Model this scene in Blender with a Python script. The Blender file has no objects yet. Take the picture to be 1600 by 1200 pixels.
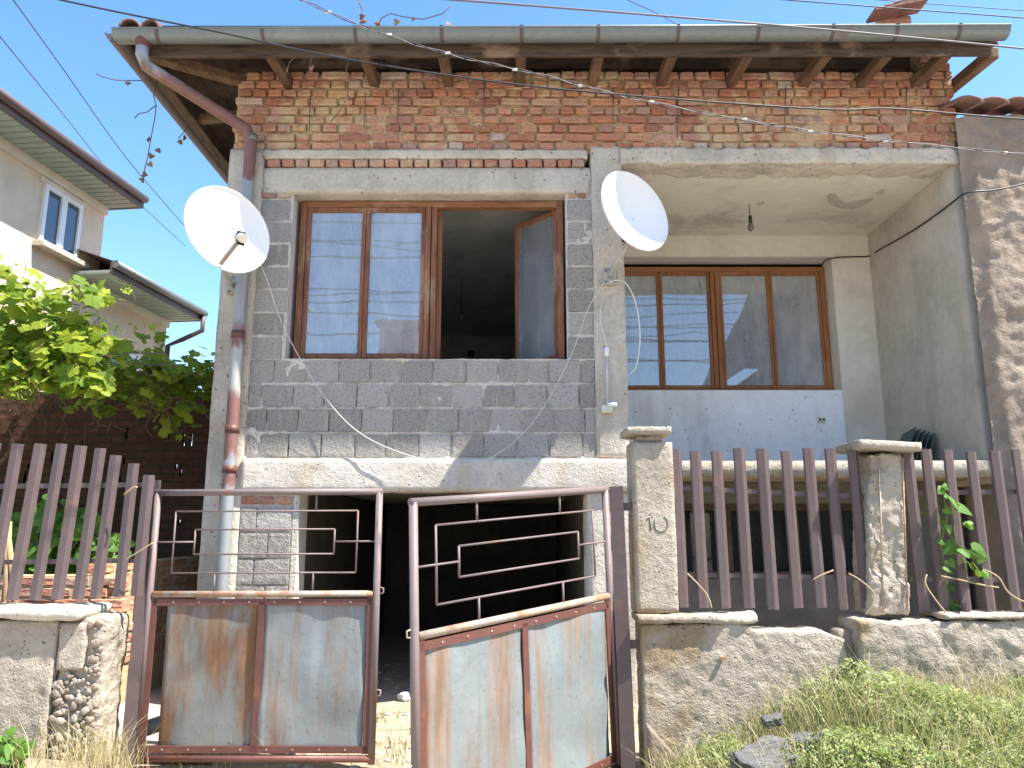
import bpy, math, random
from mathutils import Vector, Matrix, noise
from math import sin, cos, pi, radians as R
random.seed(7)
S = bpy.context.scene
COL = S.collection
# ------------------------------------------------------------------ camera, sky, sun, exposure
CAMH, PITCH, FPX = 1.6, 11.03, 1200.0
cd = bpy.data.cameras.new('camera'); cam = bpy.data.objects.new('camera', cd); COL.objects.link(cam)
cd.sensor_width = 36; cd.lens = 27.0; cd.clip_end = 2000; cd.clip_start = .05
cam.location = (0, 0, CAMH); cam.rotation_euler = (R(90 + PITCH), 0, 0)
S.camera = cam
SUN = Vector((1.80, -.71, 3.25)).normalized()
W = bpy.data.worlds.new('World'); S.world = W; W.use_nodes = True
wn = W.node_tree.nodes; wl = W.node_tree.links
sky = wn.new('ShaderNodeTexSky'); sky.sky_type = 'NISHITA'; sky.sun_disc = False
sky.sun_elevation = math.asin(SUN.z); sky.sun_rotation = math.atan2(SUN.x, SUN.y)
sky.air_density = 1.0; sky.dust_density = .5; sky.ozone_density = 1.5
bg = wn['Background']; bg.inputs['Strength'].default_value = .135
hs = wn.new('ShaderNodeHueSaturation'); hs.inputs['Saturation'].default_value = 1.21
wl.new(sky.outputs[0], hs.inputs['Color']); wl.new(hs.outputs[0], bg.inputs[0])
sl = bpy.data.lights.new('sun', 'SUN'); sun = bpy.data.objects.new('sun', sl); COL.objects.link(sun)
sl.energy = 4.8; sl.angle = R(.53); sl.color = (1, .95, .87)
sun.rotation_euler = SUN.to_track_quat('Z', 'Y').to_euler()
vs = S.view_settings; vs.view_transform = 'Standard'; vs.look = 'None'; vs.gamma = 1; vs.use_curve_mapping = False
vs.exposure = 1.5
S.cycles.max_bounces = 8; S.cycles.transparent_max_bounces = 12

# ------------------------------------------------------------------ helpers
_ct, _st = cos(R(PITCH)), sin(R(PITCH))
def at(px, py, Y):
    """world point at depth Y on the line of sight through a photo pixel"""
    a = (px - 800) / FPX; b = (600 - py) / FPX
    dy = _ct - b * _st; dz = _st + b * _ct
    t = Y / dy
    return Vector((a * t, Y, CAMH + dz * t))
def nz(p, f=1.0, s=0):
    return noise.noise(Vector((p[0] * f + s * 7.3, p[1] * f - s * 3.1, p[2] * f + s * 1.7)))
def sstep(x, a, b):
    t = max(0, min(1, (x - a) / (b - a))); return t * t * (3 - 2 * t)
class MB:
    def __init__(s): s.v = []; s.f = []; s.sm = []
    def add(s, vs, fs, smooth=False):
        o = len(s.v); s.v += [tuple(v) for v in vs]
        s.f += [tuple(i + o for i in f) for f in fs]; s.sm += [smooth] * len(fs); return s
    def box(s, x0, x1, y0, y1, z0, z1):
        return s.add([(x0,y0,z0),(x1,y0,z0),(x1,y1,z0),(x0,y1,z0),(x0,y0,z1),(x1,y0,z1),(x1,y1,z1),(x0,y1,z1)],
              [(0,3,2,1),(4,5,6,7),(0,1,5,4),(1,2,6,5),(2,3,7,6),(3,0,4,7)])
    def bar(s, a, b, w, h, up=(0,0,1)):
        """rectangular bar from a to b, w across, h along up"""
        a = Vector(a); b = Vector(b); d = (b - a).normalized(); u = Vector(up)
        r = d.cross(u).normalized(); u = r.cross(d).normalized()
        vs = [p + r * (i * w / 2) + u * (j * h / 2) for p in (a, b) for i, j in ((-1,-1),(1,-1),(1,1),(-1,1))]
        return s.add(vs, [(0,1,2,3),(7,6,5,4),(0,4,5,1),(1,5,6,2),(2,6,7,3),(3,7,4,0)])
    def tube(s, pts, r, n=8, cap=True):
        pts = [Vector(p) for p in pts]; rings = []; k = len(pts)
        rr = r if isinstance(r, (list, tuple)) else [r] * k
        prev = None; vs = []
        for i, p in enumerate(pts):
            d = (pts[min(i+1,k-1)] - pts[max(i-1,0)]).normalized()
            if prev is None:
                prev = d.cross(Vector((0,0,1)) if abs(d.z) < .9 else Vector((0,1,0))).normalized()
            a = (prev - d * prev.dot(d)).normalized(); b = d.cross(a); prev = a
            vs += [p + (a * cos(2*pi*j/n) + b * sin(2*pi*j/n)) * rr[i] for j in range(n)]
        fs = [(i*n+j, i*n+(j+1)%n, (i+1)*n+(j+1)%n, (i+1)*n+j) for i in range(k-1) for j in range(n)]
        s.add(vs, fs, True)
        if cap:
            o = len(s.v) - len(vs)
            s.f += [tuple(o + j for j in reversed(range(n))), tuple(o + (k-1)*n + j for j in range(n))]; s.sm += [False, False]
        return s
    def rough(s, x0, x1, y0, y1, z0, z1, res=.05, amp=.01, freq=6, rnd=.02, seed=0, low=0, lowf=1.5, warp=None, smooth=True, spall=0):
        """weathered block: a finely divided box with rounded corners and uneven faces"""
        n = [max(1, int(round((b - a) / res))) for a, b in ((x0,x1),(y0,y1),(z0,z1))]
        lo = Vector((x0,y0,z0)); hi = Vector((x1,y1,z1)); idx = {}; vs = []; fs = []
        def V(i, j, k):
            key = (i,j,k)
            if key not in idx:
                p = Vector((x0+(x1-x0)*i/n[0], y0+(y1-y0)*j/n[1], z0+(z1-z0)*k/n[2]))
                q = Vector([max(lo[a]+rnd, min(hi[a]-rnd, p[a])) for a in range(3)])
                d = p - q; L = d.length
                nn = d / L if L > 1e-9 else Vector((0,-1,0))
                if L > 1e-9: p = q + nn * min(L, rnd) if rnd > 0 else p
                h = amp * (nz(p, freq, seed) + .5 * nz(p, freq*2.3, seed+3)) + low * nz(p, lowf, seed+9)
                if spall: h -= spall*sstep(nz(p, 3.1, seed+5)+.35*nz(p, 11, seed+6), .16, .22) + .5*spall*sstep(nz(p, 7.5, seed+15)+.3*nz(p, 21, seed+6), .22, .28)
                p = p + nn * h
                if warp: p = Vector(warp(p))
                idx[key] = len(vs); vs.append(p)
            return idx[key]
        for ax in range(3):
            b, c = (ax+1) % 3, (ax+2) % 3
            for side in (0, n[ax]):
                for i in range(n[b]):
                    for j in range(n[c]):
                        q = []
                        for di, dj in ((0,0),(1,0),(1,1),(0,1)):
                            k = [0,0,0]; k[ax] = side; k[b] = i+di; k[c] = j+dj; q.append(V(*k))
                        fs.append(tuple(q if side else reversed(q)))
        return s.add(vs, fs, smooth)
    def build(s, name, m, parent=None, bevel=0, bseg=2, loc=None):
        me = bpy.data.meshes.new(name); me.from_pydata(s.v, [], s.f); me.polygons.foreach_set('use_smooth', s.sm)
        me.update(); o = bpy.data.objects.new(name, me); COL.objects.link(o)
        if m: me.materials.append(m)
        if parent is not None: o.parent = parent
        if loc is not None: o.location = loc
        if bevel:
            b = o.modifiers.new('bevel', 'BEVEL'); b.width = bevel; b.segments = bseg; b.limit_method = 'ANGLE'
        return o
def tag(o, label, cat=None, group=None, kind=None):
    if label: o['label'] = label
    if cat: o['category'] = cat
    if group: o['group'] = group
    if kind: o['kind'] = kind
    return o
def thing(name, label, cat, group=None, loc=(0,0,0)):
    o = bpy.data.objects.new(name, None); COL.objects.link(o); o.location = loc; o.empty_display_size = .1
    return tag(o, label, cat, group)
def inst(name, me, parent, M):
    o = bpy.data.objects.new(name, me); COL.objects.link(o); o.parent = parent; o.matrix_local = M; return o

# ------------------------------------------------------------------ materials
class NT:
    def __init__(s, name):
        s.m = bpy.data.materials.new(name); s.m.use_nodes = True; s.t = s.m.node_tree; s.N = s.t.nodes
        s.b = s.N['Principled BSDF']; s.out = s.N['Material Output']
        s.pos = s.n('ShaderNodeNewGeometry').outputs['Position']
    def n(s, t, **kw):
        x = s.N.new(t)
        for k, v in kw.items(): setattr(x, k, v)
        return x
    def put(s, sock, v):
        if hasattr(v, 'is_output'): s.t.links.new(v, sock)
        elif isinstance(v, tuple) and len(v) == 3 and sock.type == 'RGBA': sock.default_value = (*v, 1)
        else: sock.default_value = v
    def noise(s, scale, detail=4, rough=.55, stretch=None, off=0):
        x = s.n('ShaderNodeTexNoise'); x.inputs['Scale'].default_value = scale; x.inputs['Detail'].default_value = detail; x.inputs['Roughness'].default_value = rough
        v = s.pos
        if stretch or off:
            mp = s.n('ShaderNodeMapping'); mp.inputs['Scale'].default_value = stretch or (1,1,1); mp.inputs['Location'].default_value = (off, off*1.7, off*.6)
            s.t.links.new(s.pos, mp.inputs[0]); v = mp.outputs[0]
        s.t.links.new(v, x.inputs['Vector']); return x.outputs[0]
    def math(s, op, a, b=0, clamp=False):
        x = s.n('ShaderNodeMath', operation=op, use_clamp=clamp); s.put(x.inputs[0], a); s.put(x.inputs[1], b); return x.outputs[0]
    def step(s, v, a, b):
        x = s.n('ShaderNodeMapRange', interpolation_type='SMOOTHSTEP'); s.put(x.inputs[0], v); x.inputs[1].default_value = a; x.inputs[2].default_value = b; return x.outputs[0]
    def mix(s, f, a, b):
        x = s.n('ShaderNodeMix', data_type='RGBA'); s.put(x.inputs[0], f); s.put(x.inputs[6], a); s.put(x.inputs[7], b); return x.outputs[2]
    def ramp(s, f, stops):
        x = s.n('ShaderNodeValToRGB'); e = x.color_ramp.elements
        while len(e) < len(stops): e.new(.5)
        for i, (p, c) in enumerate(stops): e[i].position = p; e[i].color = (*c, 1)
        s.put(x.inputs[0], f); return x.outputs[0]
    def bump(s, h, dist=.01, strength=1):
        x = s.n('ShaderNodeBump'); x.inputs['Distance'].default_value = dist; x.inputs['Strength'].default_value = strength
        s.put(x.inputs['Height'], h); s.t.links.new(x.outputs[0], s.b.inputs['Normal'])
    def done(s, col, rough=.85, metal=0, spec=.3):
        s.put(s.b.inputs['Base Color'], col); s.put(s.b.inputs['Roughness'], rough); s.put(s.b.inputs['Metallic'], metal); s.b.inputs['Specular IOR Level'].default_value = spec
        return s.m
    def rnd(s):
        a = s.n('ShaderNodeObjectInfo').outputs['Random']; b = s.N[0]
        g = s.n('ShaderNodeNewGeometry').outputs['Random Per Island']
        return s.math('FRACT', s.math('ADD', a, g))
def mul(c, k): return tuple(min(1, x*k) for x in c)

def stone(name, c, stain=None, sa=.5, fine=30, dist=.006, lo=.72, hi=1.2, streak=False, pits=0, rough=.92, stain_scale=1.6):
    t = NT(name)
    big = t.noise(2.2, 5, .6); f = t.noise(fine, 5, .65)
    col = t.ramp(t.math('ADD', t.math('MULTIPLY', big, .6), t.math('MULTIPLY', f, .4)), [(.33, mul(c, lo)), (.5, c), (.66, mul(c, hi))])
    if stain:
        sn = t.noise(stain_scale, 6, .65, (1.6,1.6,.35) if streak else None, 4)
        col = t.mix(t.math('MULTIPLY', t.step(sn, .5, .68), sa), col, stain)
    h = t.math('ADD', f, t.math('MULTIPLY', t.noise(fine*3.1, 3, .6), .5))
    if pits:
        v = t.n('ShaderNodeTexVoronoi'); v.inputs['Scale'].default_value = pits; t.t.links.new(t.pos, v.inputs['Vector'])
        pit = t.math('MULTIPLY', t.step(v.outputs['Distance'], .22, .08), t.step(t.noise(9, 3), .5, .6))
        col = t.mix(t.math('MULTIPLY', pit, .7), col, mul(c, .35)); h = t.math('SUBTRACT', h, t.math('MULTIPLY', pit, 1.2))
    t.bump(h, dist); return t.done(col, rough, 0, .15)
M = {}
M['concrete'] = stone('old_concrete', (.57,.505,.42), (.40,.335,.25), .6, 26, .014, .7, 1.2, True, 22)
M['concrete_pale'] = stone('pale_concrete', (.62,.565,.485), (.45,.36,.25), .5, 30, .010, .75, 1.18, True, 26)
M['concrete_low'] = stone('yellowed_concrete', (.40,.35,.285), (.27,.195,.105), .85, 24, .018, .68, 1.22, False, 30)
M['plaster'] = stone('cream_plaster', (.68,.63,.54), (.52,.47,.39), .5, 12, .004, .86, 1.1, False, 0)
M['ceiling_plaster'] = stone('loggia_ceiling_plaster', (.72,.66,.55), (.42,.37,.31), .8, 9, .004, .88, 1.08, False, 0, .92, 1.1)
M['limewash'] = stone('white_blue_limewash', (.85,.865,.87), (.48,.46,.43), .45, 14, .004, .88, 1.1, True, 16)
M['render_grey'] = stone('grey_render', (.52,.475,.405), (.38,.335,.275), .6, 16, .006, .78, 1.15, True, 0)
M['adobe'] = stone('mud_plaster', (.29,.235,.185), (.215,.165,.125), .6, 13, .014, .7, 1.2, False, 0)
M['dash'] = stone('beige_dash_render', (.72,.59,.44), (.58,.47,.34), .5, 60, .008, .85, 1.12, False, 0)
M['path'] = stone('path_concrete', (.38,.36,.32), (.26,.23,.19), .5, 20, .006)
M['asphalt_chunk'] = stone('broken_asphalt', (.13,.125,.125), (.2,.19,.17), .5, 40, .012, .5, 1.5)
M['dirt'] = stone('dry_dirt', (.35,.285,.205), (.24,.19,.135), .6, 18, .02, .65, 1.3)
M['street'] = stone('pale_bounce_street', (.46,.42,.36), (.50,.44,.36), .6, 22, .01, .7, 1.25)  # street out of view, made pale to bounce warm light onto the facade
M['room'] = stone('grey_room_plaster', (.58,.56,.52), (.42,.40,.36), .4, 8, .004)
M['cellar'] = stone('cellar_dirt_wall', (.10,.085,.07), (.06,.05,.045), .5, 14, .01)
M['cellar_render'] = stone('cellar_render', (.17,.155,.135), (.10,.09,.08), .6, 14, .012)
M['dark_hole'] = stone('unlit_depth_black', (.02,.018,.016), None, .5, 14, .004)  # near-black colour put in for the unlit depth of attic and cellar

def m_block():
    t = NT('cinder_block'); r = t.rnd()
    base = t.ramp(r, [(0,(.32,.292,.258)),(.4,(.38,.35,.315)),(.7,(.41,.378,.338)),(1,(.50,.465,.425))])
    f = t.noise(70, 4, .7); g = t.noise(6, 5, .65, None, 2)
    col = t.mix(t.math('MULTIPLY', t.step(f, .42, .7), .35), base, (.40,.385,.36))
    col = t.mix(t.math('MULTIPLY', t.step(f, .5, .33), .55), col, (.055,.053,.05))
    run = t.math('MULTIPLY', t.step(t.noise(7, 5, .7, (1.5,1,.22), 9), .57, .68), .75)
    col = t.mix(run, col, (.48,.45,.40))
    col = t.mix(t.math('MULTIPLY', t.step(g, .58, .72), .5), col, (.36,.33,.28))
    t.bump(t.math('ADD', t.math('MULTIPLY', f, 1.3), t.noise(28, 3)), .012); return t.done(col, .95, 0, .1)
M['block'] = m_block()
def m_mortar(name, a, b):
    t = NT(name); f = t.noise(40, 5, .65); g = t.noise(3, 4)
    col = t.mix(g, a, b); col = t.mix(t.math('MULTIPLY', t.step(f, .5, .3), .5), col, mul(a, .45))
    t.bump(f, .012); return t.done(col, .95, 0, .1)
M['mortar'] = m_mortar('grey_mortar', (.60,.54,.455), (.66,.62,.56))
M['clay'] = m_mortar('yellow_clay_mortar', (.52,.395,.225), (.58,.47,.30))
def m_brick():
    t = NT('old_brick'); r = t.rnd()
    base = t.ramp(r, [(0,(.34,.155,.115)),(.18,(.50,.215,.13)),(.36,(.46,.245,.175)),(.52,(.55,.275,.165)),(.68,(.53,.325,.235)),(.82,(.39,.235,.20)),(.94,(.58,.25,.14)),(1,(.54,.48,.43))])
    f = t.noise(55, 4, .65); g = t.noise(9, 5, .65, None, 3)
    col = t.mix(t.math('MULTIPLY', t.step(f, .5, .32), .5), base, mul((.2,.08,.05), .6))
    col = t.mix(t.math('MULTIPLY', t.step(t.noise(24, 3, .6, None, 8), .55, .7), .4), col, (.46,.27,.18))
    # clay wiped over the faces when the wall was laid, heavier in places
    sm = t.math('ADD', t.math('MULTIPLY', t.noise(1.3, 2, .5, None, 5), .55), t.math('MULTIPLY', g, .6))
    col = t.mix(t.math('MULTIPLY', t.step(sm, .575, .70), .75), col, (.58,.45,.28))
    t.bump(t.math('ADD', f, t.math('MULTIPLY', g, 1.5)), .008); return t.done(col, .93, 0, .12)
M['brick'] = m_brick()
def m_wood(name, a, b, c, st, wear=.5):
    t = NT(name); g = t.noise(9, 6, .7, st); k = t.noise(2.4, 5, .65, tuple(min(1, x*2.2) for x in st), 3); f = t.noise(40, 3, .6, st, 1)
    col = t.ramp(g, [(.3, a), (.52, b), (.72, mul(b, 1.25))])
    col = t.mix(t.math('MULTIPLY', t.step(k, .52, .66), wear), col, c)
    t.bump(t.math('ADD', g, t.math('MULTIPLY', f, .6)), .005); return t.done(col, .7, 0, .25)
M['frame_v'] = m_wood('worn_varnish_upright', (.105,.038,.024), (.235,.10,.055), (.40,.26,.16), (3,3,.25), .7)
M['frame_h'] = m_wood('worn_varnish_rail', (.13,.05,.028), (.28,.125,.062), (.42,.27,.16), (.25,3,3), .7)
M['frame2_v'] = m_wood('varnished_pine_upright', (.20,.08,.035), (.30,.13,.055), (.38,.21,.11), (3,3,.25), .45)
M['frame2_h'] = m_wood('varnished_pine_rail', (.20,.08,.035), (.31,.135,.057), (.38,.21,.11), (.25,3,3), .45)
M['beam'] = m_wood('weathered_eave_timber', (.022,.016,.013), (.10,.066,.048), (.33,.23,.155), (.35,3,3), .7)
M['joist'] = m_wood('brown_joist', (.06,.035,.022), (.15,.09,.055), (.27,.18,.11), (3,.35,3), .55)
M['boards'] = m_wood('dark_roof_boards', (.03,.02,.014), (.085,.055,.038), (.16,.11,.075), (3,.4,3), .5)
M['stick'] = m_wood('bare_stick', (.26,.17,.09), (.40,.28,.16), (.45,.34,.22), (3,3,.4), .5)
def m_metal(name, a, b, rust, ra, st=None, metal=.55, rough=.45, sc=3, th=(.5,.66), dist=.002):
    t = NT(name); g = t.noise(18, 5, .6); r = t.noise(sc, 6, .65, st, 6); w = t.noise(sc*.6, 4, .6, st, 12)
    col = t.mix(g, a, b)
    rc = t.ramp(t.noise(12, 5, .6, st, 2), [(.3, mul(rust, .55)), (.55, rust), (.75, mul(rust, 1.5))])
    m = t.math('MULTIPLY', t.step(r, *th), ra)
    col = t.mix(m, col, rc); col = t.mix(t.math('MULTIPLY', t.step(t.noise(46, 4, .7, None, 7), .60, .66), .7*ra), col, mul(rust, .7)); col = t.mix(t.math('MULTIPLY', t.step(w, .58, .7), .35), col, mul(b, 1.35))
    t.bump(t.math('ADD', g, t.math('MULTIPLY', m, .8)), dist)
    return t.done(col, t.math('ADD', rough, t.math('MULTIPLY', m, .3)), t.math('SUBTRACT', metal, t.math('MULTIPLY', m, metal)), .4)
M['zinc'] = m_metal('weathered_zinc', (.15,.17,.17), (.235,.255,.25), (.16,.075,.05), .5, None, .35, .5, 2, (.6,.72))
M['sheet'] = m_metal('rust_streaked_sheet', (.18,.21,.215), (.265,.295,.30), (.25,.125,.055), .85, (1.4,1.4,.13), .15, .5, 4.2, (.47,.70))
M['sheet_rusty'] = m_metal('rust_covered_sheet', (.15,.165,.16), (.21,.225,.215), (.20,.10,.045), .95, (1.0,1.0,.22), .25, .45, 3.2, (.40,.54))
M['brown'] = m_metal('brown_metal_paint', (.085,.060,.060), (.125,.092,.090), (.21,.11,.065), .4, None, 0, .5, 4, (.58,.70))
M['brown_pale'] = m_metal('faded_brown_metal_paint', (.155,.118,.115), (.20,.155,.147), (.25,.13,.07), .55, None, 0, .55, 4, (.58,.70))
M['tube_rust'] = m_metal('bare_rusty_tube', (.33,.26,.20), (.42,.37,.31), (.34,.15,.06), .8, None, .1, .5, 5, (.45,.6))
M['maroon'] = m_metal('maroon_gate_paint', (.105,.040,.034), (.15,.062,.05), (.26,.11,.05), .5, None, 0, .5, 4, (.58,.7))
def m_pipe():
    t = NT('patched_downpipe'); z = t.n('ShaderNodeSeparateXYZ'); t.t.links.new(t.pos, z.inputs[0]); Z = z.outputs['Z']
    g = t.noise(14, 5); wob = t.math('MULTIPLY', t.math('SUBTRACT', t.noise(6, 3, .6, (2,2,.6)), .5), .35)
    zz = t.math('ADD', Z, wob)
    base = t.mix(g, (.27,.29,.30), (.36,.38,.385))
    k = None
    for lo, hi in ((1.98,2.12),(2.22,2.70),(3.12,3.24),(4.60,5.30)):
        a = t.math('MULTIPLY', t.step(zz, lo-.03, lo+.03), t.step(zz, hi+.06, hi-.06)); k = a if k is None else t.math('MAXIMUM', k, a)
    pale = t.math('MULTIPLY', t.step(Z, 2.6, 2.75), t.step(Z, 3.25, 3.05))
    base = t.mix(t.math('MULTIPLY', pale, .6), base, (.50,.47,.41))
    col = t.mix(t.math('MULTIPLY', k, .92), base, t.mix(g, (.15,.055,.045), (.23,.10,.08)))
    t.bump(g, .002); return t.done(col, .5, t.math('SUBTRACT', .3, t.math('MULTIPLY', k, .3)), .4)
M['pipe'] = m_pipe()
def m_plain(name, c, rough=.5, metal=0, spec=.4, var=.12, sc=12):
    t = NT(name); g = t.noise(sc, 4); return t.done(t.mix(g, mul(c, 1-var), mul(c, 1+var)), rough, metal, spec)
M['dish'] = m_plain('white_dish_enamel', (.78,.78,.765), .4, 0, .35, .12, 3.5)
M['dish_metal'] = m_metal('dull_bracket_metal', (.36,.35,.32), (.48,.46,.42), (.28,.15,.07), .4, None, .2, .5)
M['mark'] = m_plain('faded_blue_print', (.60,.72,.78), .4)
M['lnb'] = m_plain('yellowed_plastic', (.62,.60,.48), .4)
M['arm'] = m_plain('taupe_arm_paint', (.33,.28,.24), .5)
M['rubber'] = m_plain('black_cable_sheath', (.025,.024,.026), .5)
M['greycable'] = m_plain('grey_cable_sheath', (.14,.125,.135), .5)
M['whitecable'] = m_plain('white_coax_sheath', (.62,.60,.56), .5)
M['dullcable'] = m_plain('dull_coax_sheath', (.58,.55,.50), .6)
M['pvc'] = m_plain('grey_conduit', (.46,.47,.48), .4)
M['white_pvc'] = m_plain('white_window_plastic', (.78,.78,.77), .35)
M['black'] = m_plain('black_bakelite', (.02,.02,.02), .4)
M['bulb'] = m_plain('dusty_bulb_glass', (.14,.12,.09), .2, 0, .5)
M['soffit'] = m_plain('green_soffit_board', (.30,.36,.31), .6, 0, .3, .2, 8)
M['tile'] = m_metal('red_roof_tile', (.18,.10,.08), (.24,.135,.105), (.12,.08,.07), .7, None, 0, .8, 5, (.5,.66))
M['green_sheet'] = m_plain('dark_green_sheet', (.05,.085,.072), .5)
M['number'] = m_plain('faded_green_number_paint', (.17,.185,.145), .9, 0, .1, .25, 60)
M['paper'] = m_plain('white_scrap', (.70,.70,.70), .7)
M['dry'] = m_plain('dry_stem', (.40,.31,.19), .9, 0, .1, .3, 20)
M['dry_dark'] = m_plain('dry_brown_stem', (.14,.09,.06), .9, 0, .1, .3, 20)
M['curtain'] = m_plain('faded_curtain', (.40,.45,.54), .9, 0, .1, .12, 3)
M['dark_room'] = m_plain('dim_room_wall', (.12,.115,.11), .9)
def m_glass(name, refl, film, tint=(.9,.93,.93)):
    t = NT(name); t.N.remove(t.b)
    tr = t.n('ShaderNodeBsdfTransparent'); tr.inputs[0].default_value = (*tint, 1)
    gl = t.n('ShaderNodeBsdfGlossy'); gl.inputs['Roughness'].default_value = .012; gl.inputs[0].default_value = (.93,.96,1,1)
    df = t.n('ShaderNodeBsdfDiffuse'); df.inputs[0].default_value = (.56,.58,.60,1)
    m1 = t.n('ShaderNodeMixShader'); m2 = t.n('ShaderNodeMixShader')
    dust = t.math('MULTIPLY', t.math('ADD', t.math('MULTIPLY', t.step(t.noise(5, 6, .7, (1,1,.4)), .35, .75), .35), .5), film)
    t.t.links.new(dust, m1.inputs[0]); t.t.links.new(tr.outputs[0], m1.inputs[1]); t.t.links.new(df.outputs[0], m1.inputs[2])
    lw = t.n('ShaderNodeFresnel'); lw.inputs[0].default_value = 1.5
    fr = t.math('ADD', t.math('MULTIPLY', lw.outputs[0], 1.2), refl, True)
    t.t.links.new(fr, m2.inputs[0]); t.t.links.new(m1.outputs[0], m2.inputs[1]); t.t.links.new(gl.outputs[0], m2.inputs[2])
    bp = t.n('ShaderNodeBump'); bp.inputs['Distance'].default_value = .0025; bp.inputs['Strength'].default_value = .5
    t.t.links.new(t.noise(2.2, 1, .4), bp.inputs['Height']); t.t.links.new(bp.outputs[0], gl.inputs['Normal'])
    t.t.links.new(m2.outputs[0], t.out.inputs[0]); return t.m
M['glass'] = m_glass('old_window_glass', .075, .75)
M['glass_dark'] = m_glass('cellar_glass', -.03, .05)
M['glass_dusty'] = m_glass('dusty_window_glass', .12, .55)
def m_leaf(name, a, b, c, trans=.35):
    t = NT(name); r = t.rnd(); f = t.noise(30, 3)
    col = t.ramp(r, [(0, a), (.5, b), (1, c)]); col = t.mix(t.math('MULTIPLY', f, .35), col, mul(a, .6))
    t.done(col, .55, 0, .3)
    tl = t.n('ShaderNodeBsdfTranslucent'); mx = t.n('ShaderNodeMixShader'); mx.inputs[0].default_value = trans
    t.put(tl.inputs[0], t.mix(.5, col, (.30,.42,.03)))
    t.t.links.new(t.b.outputs[0], mx.inputs[1]); t.t.links.new(tl.outputs[0], mx.inputs[2]); t.t.links.new(mx.outputs[0], t.out.inputs[0]); return t.m
M['vine'] = m_leaf('grape_leaf', (.10,.19,.02), (.26,.35,.03), (.46,.49,.06), .5)
M['weed'] = m_leaf('weed_leaf', (.14,.215,.065), (.28,.335,.11), (.46,.46,.20), .35)
M['ivy'] = m_leaf('bindweed_leaf', (.07,.18,.03), (.11,.25,.04), (.17,.32,.05), .4)
M['grass_dry'] = m_leaf('dry_grass', (.45,.37,.20), (.57,.48,.28), (.66,.58,.38), .3)
M['grass_green'] = m_leaf('green_grass', (.09,.16,.03), (.15,.22,.05), (.25,.28,.09), .3)
M['dead_leaf'] = m_leaf('dead_leaf', (.16,.06,.04), (.26,.12,.07), (.34,.24,.14), .2)

# ------------------------------------------------------------------ ground
def G(x, y):
    z = .14 * sstep(y, 3, 5) + .16 * sstep(y, 5, 6.3)
    if y < 5.05:
        z += sstep(x, .55, 2.1) * .47 * sstep(y, 2.6, 4.3) * (1 - .25 * sstep(x, 2.6, 4)) + sstep(-x, 2.1, 2.6) * .14 * sstep(y, 3.2, 4.5)
    return z + .015 * nz((x, y, 0), 2.5) + .008 * nz((x, y, 0), 9)
def sheet(name, m, x0, x1, y0, y1, nx, ny, fn, kind='structure'):
    g = MB(); vs = [(x0+(x1-x0)*i/nx, y0+(y1-y0)*j/ny) for j in range(ny+1) for i in range(nx+1)]
    g.add([(x, y, fn(x, y)) for x, y in vs], [(j*(nx+1)+i, j*(nx+1)+i+1, (j+1)*(nx+1)+i+1, (j+1)*(nx+1)+i) for j in range(ny) for i in range(nx)], True)
    o = g.build(name, m); o['kind'] = kind; return o
sheet('ground', M['dirt'], -400, 400, -400, 400, 8, 8, lambda x, y: -.06)
sheet('yard_ground', M['dirt'], -9, 9, 1.5, 12, 180, 105, G)
sheet('street', M['street'], -40, 40, -6, 2.9, 40, 10, lambda x, y: .012)

# ------------------------------------------------------------------ the house
house = thing('house', 'two storey house of bare brick and grey blocks with an open garage', 'house')
FY = 6.2
XL = -2.46                                   # left corner
def part(name, mb, m, parent=house, bevel=0): return mb.build(name, m, parent, bevel)
cx0, cx1 = .68, .955                          # column between window and loggia
b = MB().rough(XL, -2.16, FY-.02, FY+.3, .2, 4.9, .05, .004, 9, .012, 1); part('corner_column', b, M['concrete'])
b = MB().rough(cx0, cx1, FY-.02, FY+.28, 2.2, 4.93, .04, .008, 8, .02, 2); part('middle_column', b, M['concrete'])
b = MB().rough(-2.17, .985, FY-.05, FY+.25, 1.93, 2.195, .04, .006, 7, .014, 3); part('floor_beam', b, M['concrete_pale'])
b = MB().rough(-2.165, cx0+.005, FY-.012, FY+.25, 4.485, 4.725, .04, .006, 7, .012, 4); part('lintel', b, M['concrete'])
b = MB().rough(-2.165, .66, FY-.03, FY+.25, 4.80, 4.888, .02, .010, 12, .012, 5); part('roof_slab_edge', b, M['concrete'])
b = MB().rough(.94, 3.93, FY-.04, FY+.25, 4.752, 4.90, .02, .016, 11, .014, 6); part('loggia_slab_edge', b, M['concrete'])
# side walls, back and floor slabs that close the volume
b = MB().box(XL+.01, XL+.25, FY+.31, 12.4, .1, 5.6); part('side_wall', b, M['block'])
b = MB().box(3.76, 3.92, 8.13, 12.39, .1, 5.6); part('right_side_wall', b, M['block'])
b = MB().box(XL+.01, 3.9, 12.4, 12.65, .1, 5.6); part('rear_wall', b, M['plaster'])
b = MB().box(XL+.26, .94, FY+.26, 12.38, 2.0, 2.18); part('floor_slab', b, M['concrete'])

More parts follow.
